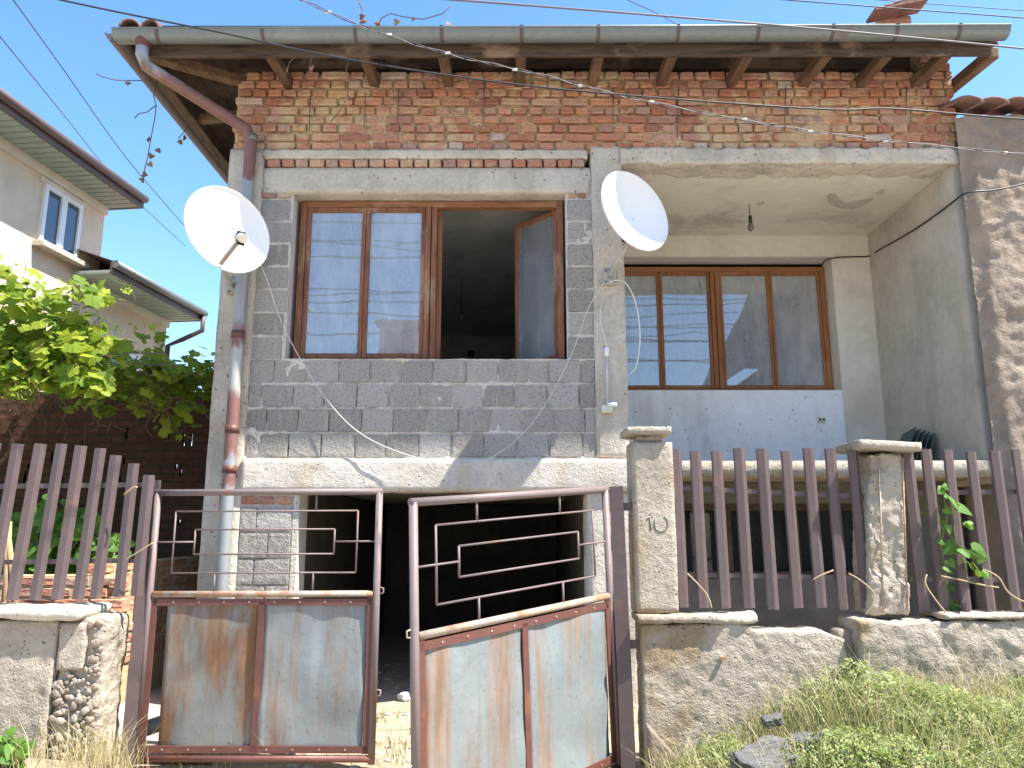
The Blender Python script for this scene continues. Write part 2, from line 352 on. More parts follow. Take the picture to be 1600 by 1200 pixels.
# --- bricks
def brick_mesh(name, w, h, d, seed, m):
    rr = random.Random(seed); n = []
    per = [(-.5,-.5),(-.25,-.5),(0,-.5),(.25,-.5),(.5,-.5),(.5,0),(.5,.5),(.25,.5),(0,.5),(-.25,.5),(-.5,.5),(-.5,0)]
    c = min(w, h) * .18; base = []
    for i, (u, v) in enumerate(per):
        k = .075 if (abs(u) == .5 and abs(v) == .5) else .025
        base.append((u*w*(1 - (rr.random()*k)), v*h*(1 - rr.random()*k*3.2)))
    g = MB(); vs = [(u, d, v) for u, v in base]
    vs += [(u, c*.8, v) for u, v in base]
    vs += [(u - math.copysign(min(abs(u), c*.7), u), rr.uniform(-.003,.003), v - math.copysign(min(abs(v), c*.7), v)) for u, v in base]
    vs.append((0, rr.uniform(-.003,.003), 0)); k = 12
    fs = [(r*k+i, r*k+(i+1)%k, (r+1)*k+(i+1)%k, (r+1)*k+i) for r in range(2) for i in range(k)] + [(2*k+i, 2*k+(i+1)%k, 3*k) for i in range(k)]
    g.add(vs, [tuple(f) for f in fs]); me = bpy.data.meshes.new(name); me.from_pydata(g.v, [], g.f); me.materials.append(m); me.update(); return me
HB = [brick_mesh('header_brick', .121, .069, .10, i, M['brick']) for i in range(9)]
SB = [brick_mesh('stretcher_brick', .246, .069, .10, 40+i, M['brick']) for i in range(7)]
bw_mortar = MB()
def mortar_sheet(x0, x1, z0, z1, y, res, amp, seed, m, name, bed=None):
    nx = int((x1-x0)/res); nzz = int((z1-z0)/res); vs = []
    for j in range(nzz+1):
        for i in range(nx+1):
            x = x0+(x1-x0)*i/nx; z = z0+(z1-z0)*j/nzz; p = (x, 0, z)
            h = amp*(.55*nz(p, 7, seed) + .6*nz(p, 19, seed+1)) + amp*.9*max(0, nz(p, 2.6, seed+2)+.1)
            if bed:
                q = abs((z - bed[0] + bed[1]/2) % bed[1] - bed[1]/2); h += .012*math.exp(-(q/.011)**2)*(1+nz(p, 12, seed+4)) - .007
            vs.append((x, y - h, z))
    g = MB().add(vs, [(j*(nx+1)+i, j*(nx+1)+i+1, (j+1)*(nx+1)+i+1, (j+1)*(nx+1)+i) for j in range(nzz) for i in range(nx)], True)
    return g.build(name, m, house)
brick_wall = mortar_sheet(XL+.02, 3.9, 4.87, 5.64, FY+.022, .012, .026, 3, M['clay'], 'brick_wall')
b = MB().box(XL+.03, 3.89, FY+.06, FY+.24, 4.88, 5.655); part('brick_wall_core', b, M['clay'])
b = MB().box(3.66, 3.905, FY+.05, FY+.24, 5.65, 5.95); part('brick_pier_core', b, M['clay'])
rows = 'HHHSHSHSH'                       # top to bottom as laid
bricks = []
ch = (5.655 - 4.885) / 9
for r, kind in enumerate(rows):
    z = 5.655 - ch*(r+.5); x = XL + .005 + (.07 if r == 0 else 0) + random.uniform(0, .05)
    while x < 3.88:
        k = kind
        if random.random() < .10: k = 'S' if kind == 'H' else 'H'
        w = (.246 if k == 'S' else .121) * random.uniform(.95, 1.04)
        if x + w > 3.92: w = 3.92 - x
        if w > .05: bricks.append((x + w/2, z + random.uniform(-.004,.004), w, k))
        x += w + random.uniform(.009, .021)
x = -2.13                                      # the single course over the lintel
while x < .56:
    w = .121*random.uniform(.85, 1.08); bricks.append((x+w/2, 4.763, w, 'L')); x += w + random.uniform(.008,.016)
for r in range(4):                             # corner pier rising to the roof
    x = 3.66
    while x < 3.86:
        w = random.choice((.12, .245)); w = min(w, 3.915-x)
        if w > .05: bricks.append((x+w/2, 5.655+ch*(r+.5), w, 'H' if w < .18 else 'S'))
        x += w + .01
for (x, w) in ((-2.10,.125),(-1.965,.125),(.52,.07),(.60,.07)): bricks.append((x, 4.465, w, 'T'))
order = sorted(range(len(bricks)), key=lambda i: -bricks[i][2])
keep = set(order[:300]); rest = MB()
for i, (x, z, w, k) in enumerate(bricks):
    me = random.choice(SB if w > .18 else HB); full = .246 if w > .18 else .121
    y = FY - .014 + random.uniform(-.007, .007) + (-.012 if k == 'L' else 0)
    hz = 1.0 if k == 'L' else (.6 if k == 'T' else random.uniform(.94, 1.10))
    Mx = Matrix.Translation((x, y, z)) @ Matrix.Rotation(random.gauss(0, .016), 4, 'Y') @ Matrix.Rotation(random.gauss(0, .012), 4, 'Z') @ Matrix.Diagonal((w/full, 1, hz, 1))
    if i in keep: inst('brick', me, brick_wall, Mx)
    else: rest.add([Mx @ v.co for v in me.vertices], [tuple(p.vertices) for p in me.polygons])
o = rest.build('small_bricks', M['brick'], brick_wall); o['kind'] = 'stuff'
for px, y0, y1 in ((485,150,205),(571,145,200),(623,140,190),(757,120,195),(959,140,190),(1060,135,215),(1228,135,195),(1417,135,180)):
    part('tie_wire', MB().tube([at(px, y0, FY-.035), at(px-1, (y0+y1)/2, FY-.034), at(px-2, y1, FY-.03)], .0045, 5), M['brown'])
# --- concrete blocks
def block_mesh(seed):
    g = MB().rough(-.5, .5, 0, .5, -.5, .5, .125, .012, 5, .035, seed, smooth=False)
    me = bpy.data.meshes.new('block'); me.from_pydata([(x*.258, y*.2, z*.196) for x, y, z in g.v], [], g.f); me.materials.append(M['block']); me.update(); return me
BM = [block_mesh(60+i) for i in range(6)]
block_wall = mortar_sheet(-2.17, .70, 2.19, 3.02, FY+.008, .012, .023, 8, M['mortar'], 'block_wall', (2.2, .204))
b = MB().box(-2.16, .69, FY+.05, FY+.24, 2.19, 3.0); part('block_wall_core', b, M['mortar'])
def block(x0, x1, z0, z1, parent, y=FY):
    Mx = Matrix.Translation(((x0+x1)/2, y-.006+random.uniform(-.006,.006), (z0+z1)/2)) @ Matrix.Rotation(random.gauss(0,.006), 4, 'Y') @ Matrix.Diagonal(((x1-x0)/.258, 1, (z1-z0)/.196, 1))
    inst('concrete_block', random.choice(BM), parent, Mx)
for r in range(4):
    z0 = 2.205 + r*.204; x = -2.16; first = (.20, .11, .16, .10)[3-r]
    while x < .66:
        w = first if first else .262*random.uniform(.96, 1.04); first = None
        x1 = min(x + w, .685)
        if r == 3 and -.02 < x < .20 and x1 - x > .2: x1 = x + .16   # the short filler under the casement
        if x1 - x > .04: block(x+.004, x1-.006, z0+random.uniform(0,.006), z0+.19, block_wall)
        x = x1
for x0, x1, nm in ((-2.165, -1.885, 'block_jamb'), (.46, .685, 'block_jamb')):
    jm = mortar_sheet(x0, x1, 3.01, 4.49, FY+.008, .012, .017, 11, M['mortar'], nm, (3.013, .203))
    b = MB().box(x0+.005, x1-.005, FY+.05, FY+.24, 3.0, 4.49); b.build('jamb_core', M['mortar'], jm)
    for r in range(7):
        z0 = 3.02 + r*.203; xa = x0+.004; xb = x1-random.uniform(.005,.03)
        if x0 > 0: xa, xb = x0+random.uniform(.0,.02), x1-.004
        block(xa, xb, z0, z0+.19, jm)

# --- windows
def window(name, x0, x1, z0, z1, y, mv, mh, layout, label=None):
    """outer frame with a centre post; layout lists closed casement pairs"""
    fw = .055; g = MB()
    g.box(x0+fw, x1-fw, y+.003, y+.088, z1-fw, z1)
    w = g.build(name, mh, house, .004); xm = (x0+x1)/2
    for a, c, dy, za, zc in ((x0, x0+fw, 0, z0, z1), (x1-fw, x1, 0, z0, z1), (xm-.05, xm-.004, -.006, z0+.046, z1-fw-.001), (xm+.004, xm+.05, -.002, z0+.046, z1-fw-.001)):
        MB().box(a, c, y+dy, y+.09, za, zc).build('upright', mv, w, .004)
    MB().box(x0+fw, x1-fw, y+.003, y+.088, z0, z0+.045).build('bottom_rail', mh, w, .004)
    if label: w['label'] = label
    return w, xm, fw
def casement(w, x0, x1, z0, z1, y, mv, mh, glass, Mx=None, stile=.036, dz=.05):
    g = MB(); g.box(x0, x0+stile, y, y+.042, z0, z1); g.box(x1-stile, x1, y, y+.042, z0, z1)
    g.box(x0+stile, x1-stile, y+.001, y+.041, z1-.042, z1); g.box(x0+stile, x1-stile, y+.001, y+.041, z0, z0+dz)
    s = g.build('sash', mv, w, .003)
    p = MB().box(x0+stile-.006, x1-stile+.006, y+.018, y+.023, z0+dz-.006, z1-.036).build('pane', glass, w)
    if Mx: s.matrix_local = Mx; p.matrix_local = Mx
    return s, p
WY = FY + .13
w1, xm, fw = window('window', -1.855, .445, 3.005, 4.475, WY, M['frame_v'], M['frame_h'], None, 'wide wooden window with one casement pushed open')
zb, zt = 3.052, 4.42
xa = -1.80; xq = xm - .05; xh = (xa + xq)/2
casement(w1, xa+.003, xh-.002, zb, zt, WY+.012, M['frame_v'], M['frame_h'], M['glass'])
casement(w1, xh+.002, xq-.003, zb, zt, WY+.012, M['frame_v'], M['frame_h'], M['glass'])
hx = .388; cw = (hx - (xm+.05))/2
Mo = Matrix.Translation((hx, WY+.05, 0)) @ Matrix.Rotation(R(-46), 4, 'Z')
casement(w1, -cw, 0, zb, zt, 0, M['frame_v'], M['frame_h'], M['glass_dusty'], Mo)
Mo = Matrix.Translation((xm+.052, WY+.05, 0)) @ Matrix.Rotation(R(97), 4, 'Z')
casement(w1, 0, cw, zb, zt, -.042, M['frame_v'], M['frame_h'], M['glass_dusty'], Mo)
# room behind the window
b = MB(); b.box(XL+.27, .93, FY+.26, 12.3, 4.70, 4.74); part('room_ceiling', b, M['room'])
b = MB(); b.box(XL+.262, XL+.30, FY+.26, 12.3, 2.185, 4.695); b.box(.90, .935, FY+.29, 12.3, 2.185, 4.695); b.box(XL+.31, .89, 11.9, 11.95, 2.185, 4.695); part('room_wall', b, M['room'])
b = MB().box(-.70, -.60, 11.87, 11.898, 4.36, 4.46); part('socket_box', b, M['black'])
# --- loggia
LY, LX = 7.82, 3.83
b = MB().box(.94, 3.94, FY+.21, LY+.3, 4.756, 4.88); part('loggia_ceiling', b, M['ceiling_plaster'])
def at_z(px, py, Z):
    p = at(px, py, 1.0); return Vector((0,0,CAMH)).lerp(p, (Z-CAMH)/(p.z-CAMH))
for pl in (((1290,308),(1296,303),(1307,303),(1311,311),(1322,318),(1340,314),(1360,309),(1367,312),(1352,321),(1335,327),(1308,326),(1294,318)), ((1366,302),(1374,297),(1384,295),(1379,302),(1370,306)), ((1180,318),(1192,313),(1197,317),(1188,322))):
    vs = [at_z(x+random.uniform(-2,2), y+random.uniform(-1,1), 4.7535) for x, y in pl]
    part('peeled_patch', MB().add(vs, [tuple(range(len(vs)))]), M['render_grey'])
ox0, ox1, oz0, oz1 = .99, 3.42, 3.06, 4.515
b = MB(); b.box(.94, ox0, LY, LY+.24, 2.17, 4.755); b.box(ox1, LX+.02, LY, LY+.24, 2.17, 4.755); b.box(ox0, ox1, LY, LY+.24, oz1, 4.755)
lw_ = part('loggia_back_wall', b, M['plaster'])
b = MB().box(ox0+.001, ox1-.001, LY+.002, LY+.24, 2.17, oz0); part('loggia_parapet_wall', b, M['limewash'])
b = MB().box(LX+.001, LX+.12, FY+.02, LY+.3, 2.0, 4.753); part('loggia_side_wall', b, M['render_grey'])
b = MB().rough(.96, 3.9, FY-.06, LY, 2.045, 2.175, .06, .006, 6,.005,14); part('balcony_slab', b, M['concrete_low'])
b = MB().box(.90, .955, FY+.27, LY, 2.18, 4.755); part('loggia_inner_wall', b, M['plaster'])
w2, xm, fw = window('window', 1.0, 3.415, 3.065, 4.47, LY+.19, M['frame2_v'], M['frame2_h'], None, 'four pane pine window at the back of the loggia')
zb, zt = 3.11, 4.415; y2 = LY+.2
for a, c in ((1.055, xm-.05), (xm+.05, 3.36)):
    h = (a+c)/2
    casement(w2, a+.003, h-.002, zb, zt, y2, M['frame2_v'], M['frame2_h'], M['glass'], None, .03, .04)
    casement(w2, h+.002, c-.003, zb, zt, y2, M['frame2_v'], M['frame2_h'], M['glass'], None, .03, .04)
cv = [(1.1+ .55*i/24, LY+.33+.02*sin(i*1.7), 0) for i in range(49)]
g = MB().add([(x, y, z) for x, y, _ in cv for z in (3.0, 4.45)], [(2*i, 2*i+2, 2*i+3, 2*i+1) for i in range(48)], True); part('curtain', g, M['curtain'])
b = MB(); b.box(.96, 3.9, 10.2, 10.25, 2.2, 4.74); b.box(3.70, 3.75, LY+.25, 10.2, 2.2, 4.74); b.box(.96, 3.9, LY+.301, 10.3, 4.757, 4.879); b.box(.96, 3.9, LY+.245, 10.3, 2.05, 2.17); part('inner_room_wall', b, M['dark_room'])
b = MB().box(3.14, 3.215, LY-.022, LY-.001, 2.72, 2.775); so = part('wall_socket', b, M['lnb'], house, .006)
b = MB(); b.tube([(3.158,LY-.026,2.748),(3.158,LY-.02,2.748)], .012, 10); b.tube([(3.197,LY-.026,2.748),(3.197,LY-.02,2.748)], .012, 10); b.build('socket_hole', M['black'], so)
# --- garage and cellar
pier = mortar_sheet(-2.165, -1.74, .2, 1.94, FY+.012, .02, .014, 21, M['mortar'], 'garage_pier')
MB().box(-2.16, -1.745, FY+.04, FY+.26, .1, 1.935).build('pier_core', M['mortar'], pier)
for r in range(8):
    z0 = 1.62 - r*.205
    xs = (-2.16, -1.93, -1.75) if r % 2 else (-2.16, -2.03, -1.75)
    for a, c in zip(xs, xs[1:]): block(a+.003, c-.004, z0, z0+.192, pier, FY-.002)
for a in (-2.16, -2.025, -1.885): inst('brick', random.choice(HB), pier, Matrix.Translation((a+.062, FY-.012, 1.862)) @ Matrix.Diagonal((1.05,1,.95,1)))
b = MB().box(-1.742, -1.70, FY+.002, FY+.27, .1, 1.925); part('pier_edge', b, M['concrete_pale'])
b = MB().rough(.60, .985, FY-.01, FY+.4, .15, 1.935, .05, .006, 6, .012, 24); part('garage_pier_right', b, M['concrete_pale'])
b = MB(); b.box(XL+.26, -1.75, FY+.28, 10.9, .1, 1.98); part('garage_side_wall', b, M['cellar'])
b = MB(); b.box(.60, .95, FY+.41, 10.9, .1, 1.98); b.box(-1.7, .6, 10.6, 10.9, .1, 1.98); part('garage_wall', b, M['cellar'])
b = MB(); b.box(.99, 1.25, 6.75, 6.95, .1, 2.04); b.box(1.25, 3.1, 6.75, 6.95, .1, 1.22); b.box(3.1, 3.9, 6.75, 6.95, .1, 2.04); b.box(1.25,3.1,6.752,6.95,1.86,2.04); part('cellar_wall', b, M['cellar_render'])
b = MB(); b.box(1.25,1.31,6.80,6.87,1.22,1.86); b.box(3.04,3.1,6.80,6.87,1.22,1.86); b.box(1.31,3.04,6.80,6.87,1.80,1.86); b.box(1.31,3.04,6.80,6.87,1.22,1.28)
for k in (1.86, 2.45): b.box(k, k+.05, 6.80, 6.87, 1.28, 1.80)
cw_ = part('cellar_window', b, M['boards']); MB().box(1.3, 3.05, 6.83, 6.835, 1.27, 1.81).build('pane', M['glass_dark'], cw_)
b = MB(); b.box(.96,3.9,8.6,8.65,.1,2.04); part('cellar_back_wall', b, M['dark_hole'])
# --- roof
ex0, ex1, ey, ez = -3.16, 4.02, 5.58, 5.60
def rz(x, y): return ez + .40*min(y-ey, x-ex0) if min(y-ey, x-ex0) < 2.75 else ez + .4*2.75
def roofmesh(dz, m, name, parent):
    A=(ex0,ey); B_=(ex1,ey); ri=2.75
    vs=[(ex0,ey,ez+dz),(ex1,ey,ez+dz),(ex1,ey+ri,ez+.4*ri+dz),(ex0+ri,ey+ri,ez+.4*ri+dz),(ex0,12.9,ez+dz),(ex1,12.9,ez+dz)]
    g=MB().add(vs,[(0,1,2,3),(0,3,4),(3,2,5,4)]); return g.build(name,m,parent)
roof = roofmesh(.06, M['tile'], 'roof', house)
roofmesh(.0, M['boards'], 'roof_boards', roof)
b = MB().bar((-3.06,5.672,5.500),(3.93,5.672,5.515),.036,.135); part('eave_beam', b, M['beam'], house, .008)
b = MB().bar((-3.06,5.70,5.592),(3.93,5.70,5.60),.05,.04); part('eave_batten', b, M['beam'], house, .006)
b = MB().bar((-3.04,5.79,5.492),(-3.04,11.2,5.492),.10,.125); part('side_eave_beam', b, M['boards'], house, .008)
b = MB().bar((-2.5,6.42,5.86),(3.9,6.42,5.86),.10,.12); part('wall_plate', b, M['beam'], house, .008)
for i, jx in enumerate((-1.98,-1.23,-.56,.08,.72,1.32,1.94,2.58,3.09,3.60,3.965)):
    g = MB().bar((jx+random.uniform(-.02,.02), 5.693, 5.497), (jx, 6.9, 5.60+random.uniform(-.01,.02)), .085, .095); part('joist', g, M['joist'], house, .012)
g = MB().bar((-3.0,5.74,5.50),(-2.30,6.35,5.60),.10,.085); part('hip_rafter', g, M['joist'], house, .012)
for k in range(5):
    y = 6.75+k*.8; g = MB().bar((-3.03,y,5.50),(-2.2,y,5.60),.08,.09,); part('side_joist', g, M['joist'], house, .01)
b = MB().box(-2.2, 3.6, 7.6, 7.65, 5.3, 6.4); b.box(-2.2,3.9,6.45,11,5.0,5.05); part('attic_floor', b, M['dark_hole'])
# gutter
def gutter(a, c, out, name):
    a = Vector(a); c = Vector(c); n = 12; prof = []
    for ri, rev in ((.074,0),(.069,1)):
        l = [(ri*cos(pi*k/n), -ri*sin(pi*k/n)) for k in range(n+1)]; prof += l[::-1] if rev else l
    prof = [(.074+.012,.004)] + prof[:13] + prof[13:]
    out = Vector(out); vs = []
    for p in (a, c): vs += [p + out*u + Vector((0,0,v)) for u, v in prof]
    k = len(prof); fs = [(i, (i+1)%k, k+(i+1)%k, k+i) for i in range(k)]
    g = MB().add(vs, fs, True)
    g.tube([a+out*.078+Vector((0,0,.004)), c+out*.078+Vector((0,0,.004))], .009, 8)
    for p in (a, c): g.add([p + out*(.074*cos(pi*j/n)) + Vector((0,0,-.074*sin(pi*j/n))) for j in range(n+1)], [tuple(range(n+1))])
    return g.build(name, M['zinc'], house)
gy, gz = 5.565, 5.578
gut = gutter((-3.205, gy, gz-.012), (4.0, gy, gz+.02), (0,-1,0), 'gutter')
gutter((-3.205, gy-.02, gz-.014), (-3.205, 12.9, gz), (-1,0,0), 'side_gutter').data.materials[0] = M['brown']
for px in (245,410,555,690,815,935,1060,1185,1302,1402,1500):
    x = (px-800)*6.16/1200; n = 10
    z = gz + .032*(x+3.2)/7.2 - .012
    vs = []
    for s_ in (-.014,.014): vs += [(x+s_, gy-.079*cos(pi*k/n), z-.079*sin(pi*k/n)) for k in range(n+1)]
    g = MB().add(vs, [(i,i+1,n+2+i,n+1+i) for i in range(n)]).add([(x-.014,gy-.09,z+.012),(x+.014,gy-.09,z+.012),(x+.014,gy+.09,z+.03),(x-.014,gy+.09,z+.03)],[(0,1,2,3)])
    g.build('gutter_strap', M['brown'], gut)
# few tiles show over the gutter at both ends
for x, y, a in ((-3.08,5.52,.2),(-2.93,5.53,-.1),(3.93,5.6,.1),(3.98,5.75,0)):
    n=8; vs=[]
    for yy, rr in ((0,.07),(.38,.06)):
        vs += [(rr*cos(pi*k/n), yy, rr*sin(pi*k/n)+.4*yy) for k in range(n+1)]
    o = MB().add(vs,[(i,i+1,n+2+i,n+1+i) for i in range(n)],True).build('roof_tile', M['tile'], roof)
    o.location=(x,y,5.60); o.rotation_euler=(0,0,a); sm=o.modifiers.new('s','SOLIDIFY'); sm.thickness=.014
g = MB().rough(3.56,3.86,6.6,6.95,5.9,6.52,.05,.015,7,.02,31); ch_ = part('chimney_stub', g, M['brick'])
for k in range(3): MB().bar((3.42+.09*k,6.52,6.45+.03*k),(3.93,6.52,6.56+.03*k),.2,.03).build('cap_tile', M['tile'], ch_, .006)
# downpipe
p0 = Vector((-2.985, gy, gz-.06)); e1 = Vector((-2.985, gy+.01, 5.36)); e2 = Vector((-2.265, 6.09, 5.01)); e3 = Vector((-2.25, 6.10, 4.9)); p1 = Vector((-2.235, 6.105, .35))
pts = [p0, p0.lerp(e1,.8), e1+Vector((.03,.02,-.05))] + [e1.lerp(e2,t)+Vector((.03,.02,-.05))*(1-t) for t in (.2,.4,.6,.8,.97)] + [e3] + [e3.lerp(p1,t) for t in (.1,.25,.4,.55,.7,.85,1)]
dp = part('downpipe', MB().tube(pts, .05, 14), M['pipe'])
for z in (4.95, 3.2, 2.42, 2.10): 
    q = e3.lerp(p1, (4.9-z)/(4.9-.35)); MB().tube([q+Vector((0,0,.03)), q-Vector((0,0,.03))], .055, 14).build('pipe_collar', M['maroon'] if z<4.9 else M['zinc'], dp)
MB().tube([p0+Vector((0,0,.05)), p0-Vector((0,0,.06))], [.062,.054], 14).build('gutter_outlet', M['maroon'], dp)
# conduit with a junction box on the middle column
cA = at(948,548,FY-.05); cB = at(949,632,FY-.05)
cd_ = part('cable_conduit', MB().tube([cA, cB], .013, 8), M['pvc'])
MB().tube([cA+Vector((0,0,.03)), cA-Vector((0,0,.05))], .02, 8).build('conduit_cap', M['white_pvc'], cd_)
MB().tube([cB+Vector((.0,0,0)), cB+Vector((.075,-.02,-.005))], .018, 8).build('conduit_elbow', M['white_pvc'], cd_)
MB().rough(cB.x-.05, cB.x+.05, FY-.06, FY-.02, cB.z-.07, cB.z-.0, .02, .003, 9, .01).build('junction_box', M['lnb'], cd_)
# wall hooks / stains on the columns are in the material; number painted on the gate pillar comes with the pillar

# ------------------------------------------------------------------ hanging bulbs, wires on the house
def bulb(p, drop, label):
    t = thing('hanging_bulb', label, 'light bulb', None, p)
    MB().tube([(0,0,0),(.004,0,-drop)], .004, 6).build('flex', M['rubber'], t)
    MB().tube([(.004,0,-drop),(.004,0,-drop-.07)], [.016,.02], 10).build('lamp_holder', M['black'], t)
    MB().tube([(.004,0,-drop-.07),(.004,0,-drop-.09),(.004,0,-drop-.12),(.004,0,-drop-.145),(.004,0,-drop-.158)], [.014,.022,.031,.024,.006], 12).build('bulb', M['bulb'], t)
p = at(1171, 333, 7.02); bulb((p.x, 7.02, 4.755), .12, 'bare bulb on a short flex under the loggia ceiling')
bulb((-.62, 9.0, 4.70), .40, 'bare bulb on a long flex inside the room behind the open casement')
def cable(name, pts, r, m, label, cat='cable', group=None, n=6, sub=6):
    P = [Vector(p) for p in pts]; out = []
    for i in range(len(P)-1):
        a, b_, c, d = P[max(i-1,0)], P[i], P[i+1], P[min(i+2,len(P)-1)]
        for k in range(sub):
            t = k/sub; out.append(.5*((2*b_)+(c-a)*t+(2*a-5*b_+4*c-d)*t*t+(3*b_-a-3*c+d)*t**3))
    out.append(P[-1]); o = MB().tube(out, r, n).build(name, m); return tag(o, label, cat, group)
def cpx(l): return [at(*q) for q in l]
cable('wall_wire', cpx([(1284,414,LY-.0),(1290,407,LY-.02),(1310,402,LY-.02),(1359,400,LY-.02)]) + [Vector((LX-.012, y, z)) for y, z in ((7.6,4.50),(7.2,4.46),(6.8,4.43),(6.45,4.42),(6.2,4.42))] + cpx([(1512,301,6.02),(1560,296,6.0),(1640,278,6.0),(1800,240,6.0)]), .0075, M['rubber'], 'thin black wire pinned along the loggia wall and mud wall', 'wire')
cable('coaxial_cable', cpx([(402,400,5.85),(418,440,6.0),(445,515,6.12),(500,610,6.13),(560,675,6.11),(640,712,6.09),(720,726,6.08),(780,708,6.1),(840,650,6.12),(890,560,6.13),(920,480,6.13),(945,440,6.13)]), .0042, M['dullcable'], 'white coaxial cable sagging across the block wall between two dishes', 'cable')
cable('coaxial_cable', cpx([(952,440,6.12),(975,440,6.1),(992,470,6.08),(1000,520,6.06),(995,570,6.08),(985,584,6.15)]), .006, M['whitecable'], 'short white cable looped from dish bracket over column edge', 'cable')
cable('coaxial_cable', cpx([(940,470,6.15),(938,500,6.15),(945,530,6.14),(948,550,6.14)]), .005, M['whitecable'], 'white cable running down from dish bracket into grey conduit', 'cable')

# ------------------------------------------------------------------ satellite dishes
def dish(px, py, Y, rad, n, label, arm, bpx, bpy):
    c = at(px, py, Y); n = Vector(n).normalized(); up = Vector((0,0,1)); r = up.cross(n).normalized(); u = n.cross(r)
    base = at(bpx, bpy, FY-.04)
    t = thing('satellite_dish', label, 'satellite dish', 'satellite dishes on the facade', base)
    T = lambda a, b_, d: c + r*a + u*b_ + n*d - base
    g = MB(); NR, NS = 10, 44; vs = []; fs = []
    def ring(off):
        o = len(vs)
        for i in range(NR+1):
            q = i/NR
            for j in range(NS): 
                a = 2*pi*j/NS; vs.append(T(rad*q*cos(a), rad*q*1.03*sin(a), .115*q*q*rad/.4 + off))
        return o
    a0 = ring(0); a1 = ring(-.006)
    for o_, flip in ((a0,0),(a1,1)):
        for i in range(NR):
            for j in range(NS):
                q = (o_+i*NS+j, o_+i*NS+(j+1)%NS, o_+(i+1)*NS+(j+1)%NS, o_+(i+1)*NS+j); fs.append(q if flip else q[::-1])
    g.add(vs, fs, True)
    rim = [T(rad*cos(2*pi*j/NS), rad*1.03*sin(2*pi*j/NS), .115*rad/.4-.006) for j in range(NS+1)]
    g.tube(rim, .010, 6, False)
    g.build('reflector', M['dish'], t)
    if arm:
        D = lambda a, b_: T(a, b_, .115*((a*a+b_*b_)/rad**2)*rad/.4 + .003)
        MB().add([D(-.07,.20),D(.05,.20),D(.03,.13),D(-.01,.10),D(-.05,.13)], [(0,1,2,3,4)]).build('worn_mark', M['mark'], t)
        MB().tube([D(.03,.04),D(.045,.075),D(.075,.085),D(.10,.065)], .007, 5).build('worn_mark', M['mark'], t)
    bk = T(0, -.12, -.03)
    MB().tube([T(0,-.10,.0), T(0,-.14,-.07)], .035, 10).build('back_clamp', M['dish_metal'], t)
    low = Vector((0,-.07,.02))
    MB().tube([bk+Vector((0,0,0)), bk+Vector((0,.04,-.12)), Vector((0,-.16,-.02)).lerp(bk,.25), Vector((0,-.08,.0)), Vector((0,0,0))], .019, 10).build('mount_arm', M['dish_metal'], t)
    MB().rough(-.055,.055,-.012,.02,-.07,.075,.03,.001,5,.004).build('wall_plate', M['dish_metal'], t)
    for sx in (-.035,.035):
        for sz in (-.045,.05): MB().tube([(sx,-.022,sz),(sx,-.01,sz)], .009, 6).build('bolt', M['brown'], t)
    for a, b_ in ((-.05,-.02),(.05,-.02)): MB().tube([T(a,b_,.004), T(a,b_,.009)], .007, 6).build('rivet', M['dish_metal'], t)
    if arm:
        s0 = T(-.07, -rad*.93, .10); s1 = T(-.03, -rad*.55, rad*1.0)
        MB().bar(s0, s0.lerp(s1,.97), .035, .022, up=u).build('feed_arm', M['arm'], t, .004)
        d = (T(0,0,.05) - s1).normalized()
        l = MB().tube([s1-d*.05, s1+d*.02, s1+d*.025, s1+d*.06], [.034,.034,.044,.044], 12).build('feed_horn', M['lnb'], t)
        MB().bar(s1-d*.03+Vector((0,0,-.05)), s1-d*.03+Vector((0,0,.04)), .065, .075).build('horn_body', M['lnb'], l, .006)
        MB().bar(s1+d*.005-Vector((0,0,.06)), s1+d*.005+Vector((0,0,.05)), .062, .02, up=d).build('horn_clamp', M['black'], l, .003)
    else:
        MB().bar(T(-.05,-.2,-.05), T(.05,-.2,-.05), .03, .03).build('tilt_bracket', M['black'], t, .004)
dish(348, 366, 5.72, .345, (.722,-.677,.142), 'white satellite dish with feed arm beside the downpipe', True, 366, 448)
dish(981, 338, 5.84, .34, (.538,-.826,.17), 'white satellite dish without feed arm on the middle column', False, 953, 433)

